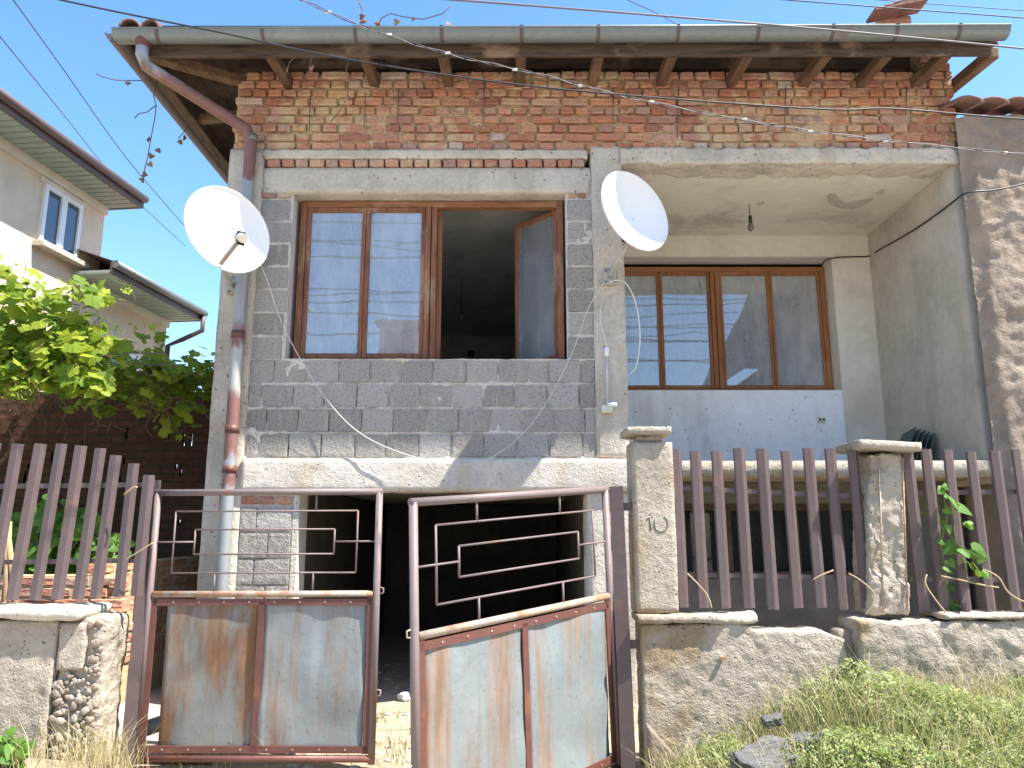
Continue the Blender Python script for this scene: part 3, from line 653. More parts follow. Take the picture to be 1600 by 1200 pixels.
# ------------------------------------------------------------------ gate
def gate_leaf(label, hinge, free, sag, zb, flip):
    """local u: 0 at hinge .. W at the free end; v: height"""
    Wd, H, MID = 1.49, 1.69, 1.03
    hinge = Vector(hinge); free = Vector(free); d = (free - hinge); d.z = 0; d.normalize(); d = (d - Vector((0,0,sag))).normalized()
    nrm = d.cross(Vector((0,0,1))).normalized(); up = nrm.cross(d).normalized()
    if up.z < 0: up = -up
    up = up.lerp(Vector((0,0,1)), .5).normalized()
    front = nrm if nrm.y < 0 else -nrm
    t = thing('gate_leaf', label, 'gate', 'garage gate leaves', (hinge.x, hinge.y, zb))
    L = lambda u, v, o=0: d*u + up*v + front*o
    def tb(name, a, c, r, m, n=8): return MB().tube([L(*a), L(*c)], r, n).build(name, m, t)
    tb('frame_tube', (0,.0), (0,H), .022, M['brown_pale'], 12); tb('frame_tube', (Wd,0), (Wd,H), .023, M['brown_pale'], 12)
    tb('frame_tube', (-.02,H), (Wd+.02,H), .022, M['brown_pale'], 12); tb('middle_tube', (.02,MID), (Wd-.02,MID), .021, M['tube_rust'], 12); tb('frame_tube', (0,.03), (Wd,.03), .022, M['maroon'], 12)
    for a, c in (((0.03,MID-.05),(Wd-.03,MID-.05)), ((.03,.085),(Wd-.03,.085)), ((.035,.06),(.035,MID-.02)), ((Wd-.035,.06),(Wd-.035,MID-.02)), ((Wd*.5,.06),(Wd*.5,MID-.05))):
        MB().bar(L(*a,.004), L(*c,.004), .012, .042, up=d if abs(a[0]-c[0])<.01 else up).build('angle_strip', M['maroon'], t)
    # grille of reinforcing bar: rectangle in rectangle
    r = .0065; o = dict(m=M['brown_pale'])
    u0, u1, v0, v1 = .13, Wd-.14, MID+.135, H-.125; i0, i1, j0, j1 = .27, Wd-.29, MID+.255, H-.245; vm = (j0+j1)/2
    for a, c in (((u0,v0),(u1,v0)),((u1,v0),(u1,v1)),((u1,v1),(u0,v1)),((u0,v1),(u0,v0)),((i0,j0),(i1,j0)),((i1,j0),(i1,j1)),((i1,j1),(i0,j1)),((i0,j1),(i0,j0)),
                 ((0,vm),(i0,vm)),((i1,vm),(Wd,vm)),((.42,v1),(.42,H)),((Wd-.42,v1),(Wd-.42,H)),((.42,MID),(.42,v0)),((Wd-.42,MID),(Wd-.42,v0))):
        tb('grille_bar', a, c, r, M['brown_pale'], 6)
    # two loose sheets, buckled
    for k, (a, c) in enumerate(((.125 if not flip else .06, Wd*.5-.02), (Wd*.5+.02, Wd-.06))):
        nx, ny = 22, 34; vs = []
        for j in range(ny+1):
            for i in range(nx+1):
                uu = i/nx; vv = j/ny; x = a+(c-a)*uu; v = .075+(MID-.12)*vv
                e = .020*nz((x*2.2, v*1.6, k+hinge.x), 1.3, 5) + .009*nz((x*6, v*4, k), 1, 8) + .02*max(0, .25-vv)*nz((x*3,0,k),1,2)*4
                if k == 1 and not flip: e += .012*abs((uu*1.2+vv) % 1.3 - .65)
                rise = .02*(sin(uu*pi)) if vv == 0 else 0
                vs.append(L(x, v - .012*(1-sin(uu*pi))*(1 if vv==0 else 0), -.006+e))
        o_ = MB().add(vs, [(j*(nx+1)+i, j*(nx+1)+i+1, (j+1)*(nx+1)+i+1, (j+1)*(nx+1)+i) for j in range(ny) for i in range(nx)], True).build('sheet_panel', M['sheet_rusty' if (k == 0 and not flip) else 'sheet'], t)
        s2 = o_.modifiers.new('s', 'SOLIDIFY'); s2.thickness = .0015
    for u in [k*Wd/9 for k in range(1,9)]:
        for v in (MID-.05, .085): MB().tube([L(u,v,.008), L(u,v,.014)], .006, 6).build('rivet', M['tube_rust'], t)
    for v in (MID+.02, .42):
        MB().tube([L(Wd+.02,v-.02), L(Wd+.045,v-.015), L(Wd+.045,v+.015), L(Wd+.02,v+.02)], .005, 6).build('latch_ring', M['tube_rust'], t)
    for v in (.28, 1.3): MB().tube([L(-.035,v), L(-.035,v+.1)], .013, 8).build('hinge', M['maroon'], t)
    return t
gate_leaf('closed sheet metal gate leaf with square grille beside the downpipe', (-2.37,5.2,0), (-.89,5.17,0), -.004, .18, False)
gate_leaf('sagging sheet metal gate leaf swung open by the numbered pillar', (.645,5.0,0), (-.45,4.0,0), .082, .19, True)
def channel(a, c, w, d, up):
    """folded channel: web facing the street with two returned edges"""
    a = Vector(a); c = Vector(c); ax = (c-a).normalized(); u = Vector(up); r = ax.cross(u).normalized()
    g = MB(); th = .004
    g.bar(a, c, w, th, up=u); g.bar(a + r*(w/2-th/2) - u*(d/2), c + r*(w/2-th/2) - u*(d/2), th, d-th-.001, up=u); g.bar(a - r*(w/2-th/2) - u*(d/2), c - r*(w/2-th/2) - u*(d/2), th, d-th-.001, up=u)
    return g
pa = at(240, 750, 5.22); pb = at(196, 1196, 5.14); pb = pb + (pb-pa)*.2
o = channel(pb, pa, .075, .05, (0.2,-1,0)).build('gate_post', M['brown']); tag(o, 'leaning brown channel post between left low wall and closed gate leaf', 'post')
pa = at(962, 760, 4.98); pb = at(982, 1200, 4.9); pb = pb + (pb-pa)*.1
gp = thing('gate_post', 'dark brown channel post beside the numbered concrete pillar', 'post', None, pb)
channel(Vector((0,0,0)), pa-pb, .085, .055, (-.2,-1,0)).build('channel', M['brown'], gp)
for f in (.47, .93):
    q = (pa-pb)*f; MB().bar(q+Vector((.0,.03,0)), q+Vector((.14,.03,.0)), .03, .05).build('wall_lug', M['brown'], gp)

# ------------------------------------------------------------------ low walls, pillars, fences
def erode(seed, top):
    def f(p):
        k = sstep(p.z, top-.25, top); return (p.x, p.y + .03*k*max(0, nz(p, 3, seed)), p.z - .05*k*max(0, nz((p.x*2.2, 0, 0), 1.6, seed)+.1))
    return f
lw1 = thing('low_wall', 'cracked yellowed concrete low wall with exposed gravel at its end', 'wall', None, (-3.5, 5, 0))
def P_(o, mb, name, m, bevel=0):
    mb.v = [(x-o.location.x, y-o.location.y, z-o.location.z) for x, y, z in mb.v]; return mb.build(name, m, o, bevel)
P_(lw1, MB().rough(-6.5,-2.80,4.93,5.25,-.05,1.075,.022,.005,18,.014,41,.005,1.6,spall=.004), 'rendered_face', M['concrete_low'])
P_(lw1, MB().rough(-2.80,-2.50,4.955,5.24,-.05,1.10,.018,.012,20,.035,42,.012,4,spall=.008), 'gravel_core', M['concrete_low'])
P_(lw1, MB().rough(-2.785,-2.62,4.925,4.99,.78,1.06,.02,.006,9,.012,43), 'render_patch', M['concrete_low'])
P_(lw1, MB().rough(-6.5,-2.64,4.88,5.28,1.085,1.155,.03,.014,7,.02,44,.012,2), 'coping', M['concrete_pale'])
rr = random.Random(5)
gravel = [MB().rough(-.5,.5,-.5,.5,-.5,.5,.25,.12,1.6,.42,s) for s in range(4)]; gme = []
for g in gravel:
    me = bpy.data.meshes.new('pebble'); me.from_pydata(g.v, [], g.f); me.materials.append(M['adobe'] if len(gme)%2 else M['concrete_low']); me.polygons.foreach_set('use_smooth', [True]*len(g.f)); gme.append(me)
for k in range(290):
    s = rr.choice((.016,.02,.02,.025,.03,.042)); x = rr.uniform(-2.78,-2.53); z = rr.uniform(.25,1.06)
    if x < -2.61 and z > .76: continue
    inst('pebble', rr.choice(gme), lw1, Matrix.Translation((x+3.5, 4.944-5+rr.uniform(-.006,.006)+ .02*sstep(x,-2.6,-2.5), z)) @ Matrix.Rotation(rr.uniform(0,6), 4, 'Y') @ Matrix.Diagonal((s*1.3, s*.7, s, 1)))
lw2 = thing('low_wall', 'broken grey low wall with a wide crack under the right hand fence', 'wall', None, (2.4, 5, 0))
P_(lw2, MB().rough(.785,2.03,4.88,5.12,-.05,1.06,.02,.005,18,.012,51,.005,2.2, spall=.0045, warp=lambda p: (p.x, p.y, p.z - sstep(p.z,.8,1.06)*(.05*sstep(p.x,1.86,2.04)+.035*sstep(p.x,1.44,1.5)+.04*max(0,nz((p.x,0,0),6,3)))) ), 'wall_section', M['concrete_low'])
P_(lw2, MB().rough(2.09,6.2,4.83,5.14,-.05,1.09,.022,.008,18,.016,52,.008,3.2, erode(6,1.09), spall=.010), 'wall_section', M['concrete_low'])
P_(lw2, MB().rough(2.0,2.16,4.93,5.11,-.05,1.02,.03,.02,8,.03,53), 'crack_fill', M['adobe'])
P_(lw2, MB().rough(.765,1.30,4.845,5.14,1.065,1.112,.02,.006,12,.008,54), 'coping', M['concrete_low'])
P_(lw2, MB().rough(1.26,1.52,4.87,5.12,1.055,1.115,.02,.022,10,.03,55), 'broken_coping', M['concrete_low'])
P_(lw2, MB().rough(2.62,6.2,4.82,5.15,1.088,1.12,.03,.014,8,.012,56), 'coping', M['concrete_low'])
P_(lw2, MB().rough(.80,1.02,4.87,4.90,.12,.50,.03,.01,6,.01,57,0,1,lambda p:(p.x*1.0-.0, p.y, p.z - (p.x-.8)*1.1*sstep(p.z,.1,.5))), 'fallen_render', M['adobe'])
pin = P_(lw2, MB().tube([(1.27,4.86,.86),(1.27,4.90,.86)], .014, 8), 'rusty_bolt', M['tube_rust'])
gpil = thing('gate_pillar', 'square beige gate pillar with a small cap and painted number', 'pillar', None, (.91, 5.05, 1.1))
P_(gpil, MB().rough(.772,1.04,4.95,5.2,1.115,2.185,.035,.003,9,.008,61), 'shaft', M['concrete_low'])
P_(gpil, MB().rough(.815,.985,4.995,5.16,2.185,2.232,.03,.004,9,.008,62), 'neck', M['concrete_low'])
P_(gpil, MB().rough(.735,1.03,4.91,5.22,2.23,2.28,.02,.004,14,.008,63), 'cap', M['concrete_low'])
def stroke(pts, r):
    return MB().tube([at(x, y, 4.945) for x, y in pts], r, 5)
dg = stroke([(1011,812),(1015,808),(1017,820),(1017,829)], .007); 
dg.v = [(x, 4.948+(y-4.945)*.25, z) for x, y, z in dg.v]; P_(gpil, dg, 'painted_digit', M['number'])
dg = stroke([(1024,811),(1023,821),(1025,828),(1032,831),(1040,829),(1044,821),(1043,812),(1038,807)], .0065)
dg.v = [(x, 4.948+(y-4.945)*.25, z) for x, y, z in dg.v]; P_(gpil, dg, 'painted_digit', M['number'])
fp = thing('fence_pillar', 'crumbling stone fence pillar with an overhanging tilted slab', 'pillar', None, (2.4, 5.1, 1.1))
a_ = at(1392, 966, 4.95); c_ = at(1385, 712, 4.95)
def lean(p):
    k = (p.z-1.1)/1.02; w = 1 - .18*k
    return (2.4 + (p.x-2.4)*w - .0*k, p.y, p.z)
xm_ = (a_.x + c_.x)/2; 
P_(fp, MB().rough(2.27,2.53,4.95,5.2,1.1,2.115,.014,.009,26,.02,71,.012,4, spall=.013, warp= lambda p: (a_.x + (c_.x-a_.x)*(p.z-1.1)/1.02 + (p.x-2.4)*(1.02-.16*(p.z-1.1)), p.y, p.z)), 'shaft', M['concrete_low'])
P_(fp, MB().rough(c_.x-.20,c_.x+.20,4.88,5.26,2.125,2.185,.025,.005,12,.010,72,0,1,lambda p:(p.x,p.y,p.z-(p.x-c_.x)*.05)), 'cap_slab', M['concrete_low'])
for k in (-.05,.1): P_(fp, MB().tube([(a_.x+k,4.94,1.12),(c_.x+k,4.945,2.08)], .006, 5), 'exposed_rod', M['tube_rust'])
def folded(a, c, u, side=1):
    """sheet picket: flat face with one edge folded back"""
    a = Vector(a); c = Vector(c); ax = (c-a).normalized(); u = Vector(u); r = ax.cross(u).normalized(); u = r.cross(ax).normalized()
    if r.x < 0: r = -r
    if u.y > 0: u = -u
    r = r*side; th = .003
    prof = [(-.033,-.016),(-.028,0),(.010,.002),(.034,-.019),(.032,-.022),(.009,-.002),(-.026,-.004),(-.030,-.017)]
    vs = [p + r*x*1.15 + u*y for p in (a, c) for x, y in prof]; k = len(prof)
    return MB().add(vs, [(i,(i+1)%k,k+(i+1)%k,k+i) for i in range(k)] + [tuple(range(k)), tuple(reversed(range(k,2*k)))])
def fence(name, label, tops, bots, Y, rails, loc, cut=None):
    t = thing(name, label, 'fence', None, loc)
    for i, (a, c) in enumerate(zip(tops, bots)):
        A = at(*a, Y); C = at(*c, Y); tw = random.uniform(-.25,.25)
        g = folded(C, A, (tw,-1,0)); P_(t, g, 'picket', M['brown'])
    for a, c in rails: P_(t, MB().bar(at(*a, Y+.04), at(*c, Y+.04), .03, .03), 'rail', M['brown'])
    return t
fence('picket_fence', 'brown metal picket fence on the yellowed low wall, dropping towards the gate',
      [(-45,692),(-9,692),(26,693),(62,693),(94,693),(125,696),(155,700),(179,711),(207,724),(231,742)], [(-100,938),(-58,938),(-18,938),(17,938),(52,938),(87,937),(119,937),(147,935),(183,933),(211,931)], 5.08,
      [((-150,762),(240,757)),((-150,880),(212,876))], (-3.2,5.08,1.15))
xs = (1063.6,1094,1128,1163,1199.5,1239,1274,1309,1345)
fence('picket_fence', 'brown metal picket fence between the numbered pillar and the crumbling pillar',
      [(x-6-(x-1063)*.02, 702+random.uniform(-3,3)) for x in xs], [(x+6+(x-1063)*.022, 951+random.uniform(-2,2)) for x in xs], 5.0, [((1050,762),(1362,777)),((1055,898),(1372,903))], (1.7,5,1.1))
xs = (1431,1462,1497,1534,1571.6,1606,1642,1678)
fence('picket_fence', 'brown metal picket fence with bindweed beyond the crumbling pillar',
      [(x-13-(x-1431)*.02, 703+random.uniform(-3,3)) for x in xs], [(x+14+(x-1431)*.03, 954+random.uniform(-2,2)) for x in xs], 5.0, [((1412,771),(1720,766)),((1420,905),(1720,905))], (3.2,5,1.1))

# ------------------------------------------------------------------ mud walled neighbour on the right
nb = thing('mud_house', 'mud plastered neighbouring house with tiled roof edge', 'house', None, (5, 6.1, 0))
ny_ = 6.07; nx, nzz = 150, 190; vs = []
for j in range(nzz+1):
    for i in range(nx+1):
        x = 3.85 + 3.2*(i/nx); z = .1 + 5.05*j/nzz
        h = .014*nz((x,0,z),2.4,3)+.012*nz((x*1.3,0,z*.8),6.5,5)+.016*nz((x,0,z),14,6)+.006*nz((x,0,z),34,6)
        e = .05*sstep(x, 3.97+.05*nz((0,0,z),3,8), 3.88+.05*nz((0,0,z),3,8))
        vs.append((x, ny_-h+e, z))
P_(nb, MB().add(vs, [(j*(nx+1)+i, j*(nx+1)+i+1, (j+1)*(nx+1)+i+1, (j+1)*(nx+1)+i) for j in range(nzz) for i in range(nx)], True), 'wall', M['adobe'])
P_(nb, MB().box(3.96,7.05,6.13,10,.1,5.14), 'wall_core', M['adobe'])
tm = []
for k in range(15):
    n=8; vs=[]; x = 3.88+.215*k; zz = 5.15+.05*(x-3.9)+random.uniform(-.015,.015)
    if k % 4 == 0: zz += .03
    for yy, r_ in ((-.16,.115),(.35,.10)): vs += [(x+r_*cos(pi*q/n)*1.0, 6.1+yy, zz+.5*r_*sin(pi*q/n)+.3*(yy+.16)) for q in range(n+1)]
    o = P_(nb, MB().add(vs,[(i,i+1,n+2+i,n+1+i) for i in range(n)],True), 'roof_tile', M['tile']); sm=o.modifiers.new('s','SOLIDIFY'); sm.thickness=.018
P_(nb, MB().add([(3.9,6.1,5.14),(7.1,6.1,5.3),(7.1,10,6.5),(3.9,10,6.4)],[(0,1,2,3)]), 'roof', M['tile'])
tag(MB().rough(4.1,4.11,6.0,6.01,1,1.01,.01).build('dummy', None), 'x'); bpy.data.objects.remove(bpy.data.objects['dummy'])

# ------------------------------------------------------------------ houses behind on the left
def side_house(label, x, y0, y1, zt, ov, rot, cx, cy, wins, gut_, depth=7):
    t = thing('neighbour_house', label, 'house', None, (cx, cy, 0)); t.rotation_euler = (0,0,rot)
    P = lambda mb, n, m, b=0: mb.build(n, m, t, b)
    P(MB().box(-depth, 0, y0, y1, 0, zt), 'wall', M['dash'])
    e = ov
    sf = P(MB().box(-depth, e, y0-e, y1+.06, zt-.01, zt+.02), 'soffit', M['soffit'])
    k = 0; y = y0 - e
    while y < y1 - .06: MB().box(.005, e-.01, y, y+.10, zt-.024, zt-.012).build('soffit_board', M['soffit'], sf); y += .125
    P(MB().box(e-.0, e+.03, y0-e, y1+.06, zt-.02, zt+.14), 'fascia', M['brown'])
    P(MB().box(-depth, e+.03, y1+.06, y1+.06+.03, zt-.02, zt+.14), 'end_fascia', M['brown'])
    P(MB().add([(e+.05,y0-e,zt+.14),(e+.05,y1+.06+.03,zt+.14),(-depth/2,y1-2,zt+1.6),(-depth/2,y0-e,zt+1.6),(-depth,y1+.06+.03,zt+.14)],[(0,1,2,3),(1,4,2)]), 'roof', M['tile'])
    P(MB().tube([(e+.07,y0-e,zt+.1),(e+.07,y1+.06,zt+.1)], .055, 10), 'gutter', M[gut_])
    P(MB().box(.0,.05,y0,y1,zt-.14,zt-.012), 'cornice', M['plaster'])
    for (a, c, z0, z1) in wins:
        g = MB(); f = .06
        g.box(.0,.04,a,a+f,z0,z1); g.box(.0,.04,c-f,c,z0,z1); g.box(.0,.04,a+f,c-f,z0,z0+f); g.box(.0,.04,a+f,c-f,z1-f,z1); g.box(.0,.045,(a+c)/2-.05,(a+c)/2+.05,z0+f,z1-f)
        w = P(g, 'window', M['white_pvc']); MB().box(.004,.014,a+f,c-f,z0+f,z1-f).build('pane', M['glass_solid'], w)
        MB().box(0,.16,a-.08,c+.08,z0-.07,z0-.01).build('sill', M['concrete'], w)
        MB().box(-.0,.02,a-.08,c+.08,z1+.005,z1+.07).build('surround', M['plaster'], w)
    return t
def m_solidglass():
    t = NT('dark_house_glass'); return t.done((.05,.07,.10), .03, 0, 1.0)
M['glass_solid'] = m_solidglass()
ang = -math.atan(.115)
h1 = side_house('tall beige rendered house with green soffit boards and white window', 0, -3.6, 0, 6.24, .5, ang, -5.87, 10.4, [(-1.22,-.50,5.22,6.02)], 'brown')
h2 = side_house('lower beige house wing with grey gutter behind the grapevine', 0, .01, 1.8, 5.05, .55, ang, -5.87, 10.4, [(.35,1.1,3.1,4.25)], 'zinc')
MB().tube([(.62,1.8,5.12),(.62,1.8,4.85),(.3,1.78,4.70),(.08,1.75,4.60),(.06,1.74,2.5)], .04, 8).build('downpipe', M['brown'], h2)

# ------------------------------------------------------------------ brick yard wall, garden wall, path
yw = thing('yard_wall', 'tall brick wall coloured dark for the shade under the grapevine', 'wall', None, (-4.5, 7.7, 0))
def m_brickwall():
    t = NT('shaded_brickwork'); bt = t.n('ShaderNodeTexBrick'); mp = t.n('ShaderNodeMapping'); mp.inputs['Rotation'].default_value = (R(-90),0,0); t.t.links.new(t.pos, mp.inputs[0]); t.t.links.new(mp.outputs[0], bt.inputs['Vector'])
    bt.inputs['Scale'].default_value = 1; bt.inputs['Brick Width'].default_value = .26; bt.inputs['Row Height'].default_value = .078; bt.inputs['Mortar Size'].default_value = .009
    for k, c in (('Color1',(.075,.036,.024)),('Color2',(.11,.052,.035)),('Mortar',(.05,.042,.034))): bt.inputs[k].default_value = (*c,1)  # brick and mortar colours darkened to carry the deep shade under the vine
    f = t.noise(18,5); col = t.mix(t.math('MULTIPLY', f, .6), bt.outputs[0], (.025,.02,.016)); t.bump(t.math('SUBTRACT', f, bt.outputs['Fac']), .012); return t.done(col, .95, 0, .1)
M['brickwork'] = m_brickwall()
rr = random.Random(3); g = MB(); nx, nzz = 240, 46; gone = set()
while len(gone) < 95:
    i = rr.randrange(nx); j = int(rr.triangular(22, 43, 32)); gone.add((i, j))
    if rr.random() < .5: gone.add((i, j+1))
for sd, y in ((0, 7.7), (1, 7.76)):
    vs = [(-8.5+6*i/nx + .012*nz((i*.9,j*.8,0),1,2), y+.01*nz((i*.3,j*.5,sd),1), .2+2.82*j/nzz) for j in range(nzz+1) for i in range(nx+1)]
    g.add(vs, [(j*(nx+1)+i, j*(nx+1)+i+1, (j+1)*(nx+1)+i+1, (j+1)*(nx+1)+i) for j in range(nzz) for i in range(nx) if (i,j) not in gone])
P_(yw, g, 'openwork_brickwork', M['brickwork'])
gw = thing('garden_wall', 'low brick garden wall holding the planting bed beside the path', 'wall', None, (-3.5, 5.9, .2))
P_(gw, MB().box(-6.5,-2.98,5.75,5.95,.1,1.30), 'core', M['clay'])
P_(gw, MB().box(-3.2,-3.02,5.951,7.69,.1,1.38), 'return_core', M['clay'])
for r in range(8):
    z = 1.26 - r*.078; x = -4.6 + (r%2)*.13
    while x < -3.0:
        inst('brick', random.choice(SB), gw, Matrix.Translation((x+.123+3.5, 5.742-5.9+random.uniform(-.006,.006), z-.2)) @ Matrix.Rotation(random.gauss(0,.02),4,'Y')); x += .258
for r in range(10):
    z = 1.345 - r*.078; y = 5.75 + (r%2)*.13
    while y < 7.5:
        inst('brick', random.choice(SB), gw, Matrix.Translation((-3.012+3.5+random.uniform(-.008,.008), y+.123-5.9, z-.2)) @ Matrix.Rotation(pi/2,4,'Z') @ Matrix.Rotation(random.gauss(0,.02),4,'Y')); y += .258
sheet('planting_bed', M['dirt'], -8, -3.1, 5.9, 7.72, 30, 10, lambda x, y: 1.24+.03*nz((x,y,0),3))
sheet('path', M['path'], -3.0, -1.9, 5.25, 7.7, 14, 24, lambda x, y: G(x, y)+.02)

# ------------------------------------------------------------------ foliage
def grape_leaf(seed):
    rr = random.Random(seed); n = 20; vs = [(0,0,0)]
    for i in range(n+1):
        a = -pi*.86 + 2*pi*.86*i/n; lob = .72 + .28*abs(cos(a*2.5*1.0)) ; lob *= 1 - .12*(i % 2); lob *= (1 - .22*abs(a)/pi) * rr.uniform(.93,1.05)
        x = sin(a)*.55*lob; y = cos(a)*.6*lob; vs.append((x, y+.12, -.16*abs(x) - .15*y*y + rr.uniform(-.02,.02)))
    me = bpy.data.meshes.new('grape_leaf'); me.from_pydata(vs, [], [(0,i,i+1) for i in range(1,n+1)]); me.materials.append(M['vine']); me.polygons.foreach_set('use_smooth', [False]*n); me.update(); return me
def heart_leaf(m, name):
    pts = [(0,-.05),(.22,-.22),(.42,-.12),(.45,.12),(.30,.42),(0,.8),(-.30,.42),(-.45,.12),(-.42,-.12),(-.22,-.22)]
    vs = [(0,.12,0)] + [(x,y,-.25*abs(x)-.2*y*y) for x,y in pts]; k=len(pts)
    me = bpy.data.meshes.new(name); me.from_pydata(vs, [], [(0,1+i,1+(i+1)%k) for i in range(k)]); me.materials.append(m); me.update(); return me
GL = [grape_leaf(i) for i in range(5)]
def leafM(p, s, rr, upb=.8, outb=.5):
    n = Vector((rr.gauss(.25,.5), rr.gauss(-outb,.45), rr.gauss(upb,.4))).normalized()
    d = Vector((rr.uniform(-1,1), rr.uniform(-1,.4), rr.uniform(-1.2,.2))); d = (d - n*d.dot(n)).normalized(); r = d.cross(n)
    return Matrix.Translation(p) @ Matrix(((r.x,d.x,n.x,0),(r.y,d.y,n.y,0),(r.z,d.z,n.z,0),(0,0,0,1))) @ Matrix.Diagonal((s,s,s,1))
rr = random.Random(11)
gv = thing('grapevine', 'grapevine with broad yellow green leaves sprawling above the picket fence', 'vine', None, (-3.6, 5.9, 1.25))
clumps = [((-3.75,5.62,3.14),(.70,.26,.42),170),((-3.62,5.6,3.35),(.5,.22,.18),60),((-3.18,5.58,3.42),(.34,.2,.10),26),((-3.26,5.55,2.85),(.28,.18,.22),48),((-3.08,5.5,2.66),(.17,.10,.10),34),((-3.55,5.5,2.72),(.3,.12,.12),50),((-3.62,5.6,2.8),(.4,.22,.16),46),((-4.6,5.7,3.2),(.5,.3,.4),50),((-3.88,5.55,3.56),(.16,.15,.16),16),
          ((-3.15,6.7,3.0),(.62,.42,.26),130),((-3.7,6.5,3.05),(.6,.45,.28),90),((-2.95,6.7,2.68),(.28,.25,.26),80),((-3.5,6.5,2.8),(.5,.25,.2),70),((-3.3,6.6,3.3),(.25,.2,.2),26),((-2.75,6.7,3.12),(.16,.2,.16),22),((-4.5,6.8,3.05),(.9,.6,.25),80),((-3.3,6.75,2.95),(.75,.5,.22),170),((-3.9,5.75,3.0),(.5,.25,.35),90),((-4.3,6.9,3.0),(1.9,.75,.12),650),((-3.1,7.2,3.02),(.55,.5,.12),160),((-6.4,6.8,3.0),(1.8,.8,.15),420),((-3.45,5.72,2.98),(.55,.22,.26),150),((-3.9,5.95,3.25),(.55,.2,.3),150),((-3.95,5.6,2.82),(.4,.22,.2),90),((-4.6,5.65,2.95),(.6,.25,.35),90)]
lv = []
for c, r_, n in clumps:
    for k in range(n):
        while True:
            q = Vector((rr.uniform(-1,1), rr.uniform(-1,1), rr.uniform(-1,1)))
            if q.length < 1: break
        p = Vector((c[0]+q.x*r_[0], c[1]+q.y*r_[1], c[2]+q.z*r_[2])); lv.append((p, rr.choice((rr.uniform(.05,.1), rr.uniform(.085,.19)))*(1 if p.y < 6 else .85)))
lv.sort(key=lambda q: (q[0].x < -4.3, q[0].y)); base = gv.location; fol = MB()
for i, (p, s) in enumerate(lv):
    me = rr.choice(GL); Mx = leafM(p - base, s, rr, .75, .55)
    if i < 300: inst('leaf', me, gv, Mx)
    else: fol.add([Mx @ v.co for v in me.vertices], [tuple(q.vertices) for q in me.polygons])
o = fol.build('foliage', M['vine'], gv); o['kind'] = 'stuff'
st = MB(); tw = MB()
def wander(a, b_, n, amp, rr):
    a = Vector(a); b_ = Vector(b_); return [a.lerp(b_, i/n) + Vector((rr.gauss(0,amp), rr.gauss(0,amp), rr.gauss(0,amp)))*(0 if i in (0,n) else 1) for i in range(n+1)]
for a, c, r_ in (((-3.8,5.8,2.9),(-3.0,5.6,2.9),.012),((-4.9,7.5,1.25),(-4.6,6.4,2.95),.018),((-3.8,5.8,2.9),(-3.2,6.7,3.0),.014),((-3.2,6.7,3.0),(-2.7,6.8,2.95),.011)):
    st.tube([p - base for p in wander(a, c, 9, .03, rr)], r_, 7)
st.build('stem', M['dry_dark'], gv)
for k in range(110):
    c = Vector((rr.uniform(-4.2,-2.75), rr.choice((5.6, 6.6))+rr.uniform(-.2,.2), rr.uniform(2.62,2.98)))
    if c.y < 6 and c.x > -3.35: c.x -= .7
    tw.tube([p - base for p in wander(c, c + Vector((rr.uniform(-.25,.25), rr.uniform(-.1,.1), rr.uniform(-.38,.05))), 5, .03, rr)], .004, 4, False)
tw.build('dry_twigs', M['dry_dark'], gv)['kind'] = 'stuff'
td = MB()
for k in range(46):
    c = Vector((rr.uniform(-4.1,-2.95), rr.uniform(5.45,5.65), rr.uniform(2.6,3.5))); td.tube([p - base for p in wander(c, c + Vector((rr.uniform(-.1,.3), rr.uniform(-.1,.05), rr.uniform(-.2,.2))), 6, .025, rr)], .0025, 4, False)
td.build('tendrils', M['grass_green'], gv)['kind'] = 'stuff'
# pergola wires and posts carry the vine
pg = thing('vine_trellis', 'thin steel trellis carrying the grapevine over the planting bed', 'trellis', None, (-3.6,6.3,1.25))
for a in (-5.2,-2.72):
    for y in ((6.1,7.4) if a < -3 else (7.4,)): P_(pg, MB().tube([(a,y,.3),(a,y,2.95)], .014, 6), 'post', M['brown'])
for y in (5.7,6.1,6.5,6.9,7.4): P_(pg, MB().tube([(-6.5,y,2.95),(-2.65,y,2.95)], .005, 5), 'wire', M['brown'])
def bush(name, label, c, r_, n, m, smin, smax, cat='plant'):
    g = MB(); hl = heart_leaf(m, 'leafshape'); t = thing(name, label, cat, None, (c[0], c[1], c[2]-r_[2]))
    for k in range(n):
        while True:
            q = Vector((rr.uniform(-1,1), rr.uniform(-1,1), rr.uniform(-1,1)))
            if q.length < 1: break
        Mx = leafM(Vector((q.x*r_[0], q.y*r_[1], q.z*r_[2]+r_[2])), rr.uniform(smin, smax), rr, .6, .6); g.add([Mx @ v.co for v in hl.vertices], [tuple(p.vertices) for p in hl.polygons])
    g.build('foliage', m, t)['kind'] = 'stuff'
    s = MB()
    for k in range(6): s.tube([(rr.uniform(-.05,.05),0,-.02),(rr.uniform(-.6,.6)*r_[0],0,r_[2]*1.2)], .005, 5)
    s.build('stem', M['dry'], t)
bush('garden_plant', 'leafy green plant growing in the bed behind the picket fence', (-3.62,6.15,1.55), (.42,.25,.34), 330, M['ivy'], .06, .13)
bush('garden_plant', 'smaller leafy plant in the bed next to the path', (-3.22,6.3,1.46), (.2,.2,.17), 90, M['ivy'], .05, .09)
for a, c, lb in (((8,805),(38,935),'bare wooden pole leaning left behind the picket fence'), ((14,815),(10,935),'upright bare wooden pole behind the picket fence')):
    A = at(*a, 5.45); C = at(*c, 5.42); C.z -= .3; tag(MB().tube([C, C.lerp(A,.5)+Vector((.01,0,0)), A], [.024,.021,.02], 8).build('wooden_pole', M['stick']), lb, 'pole')
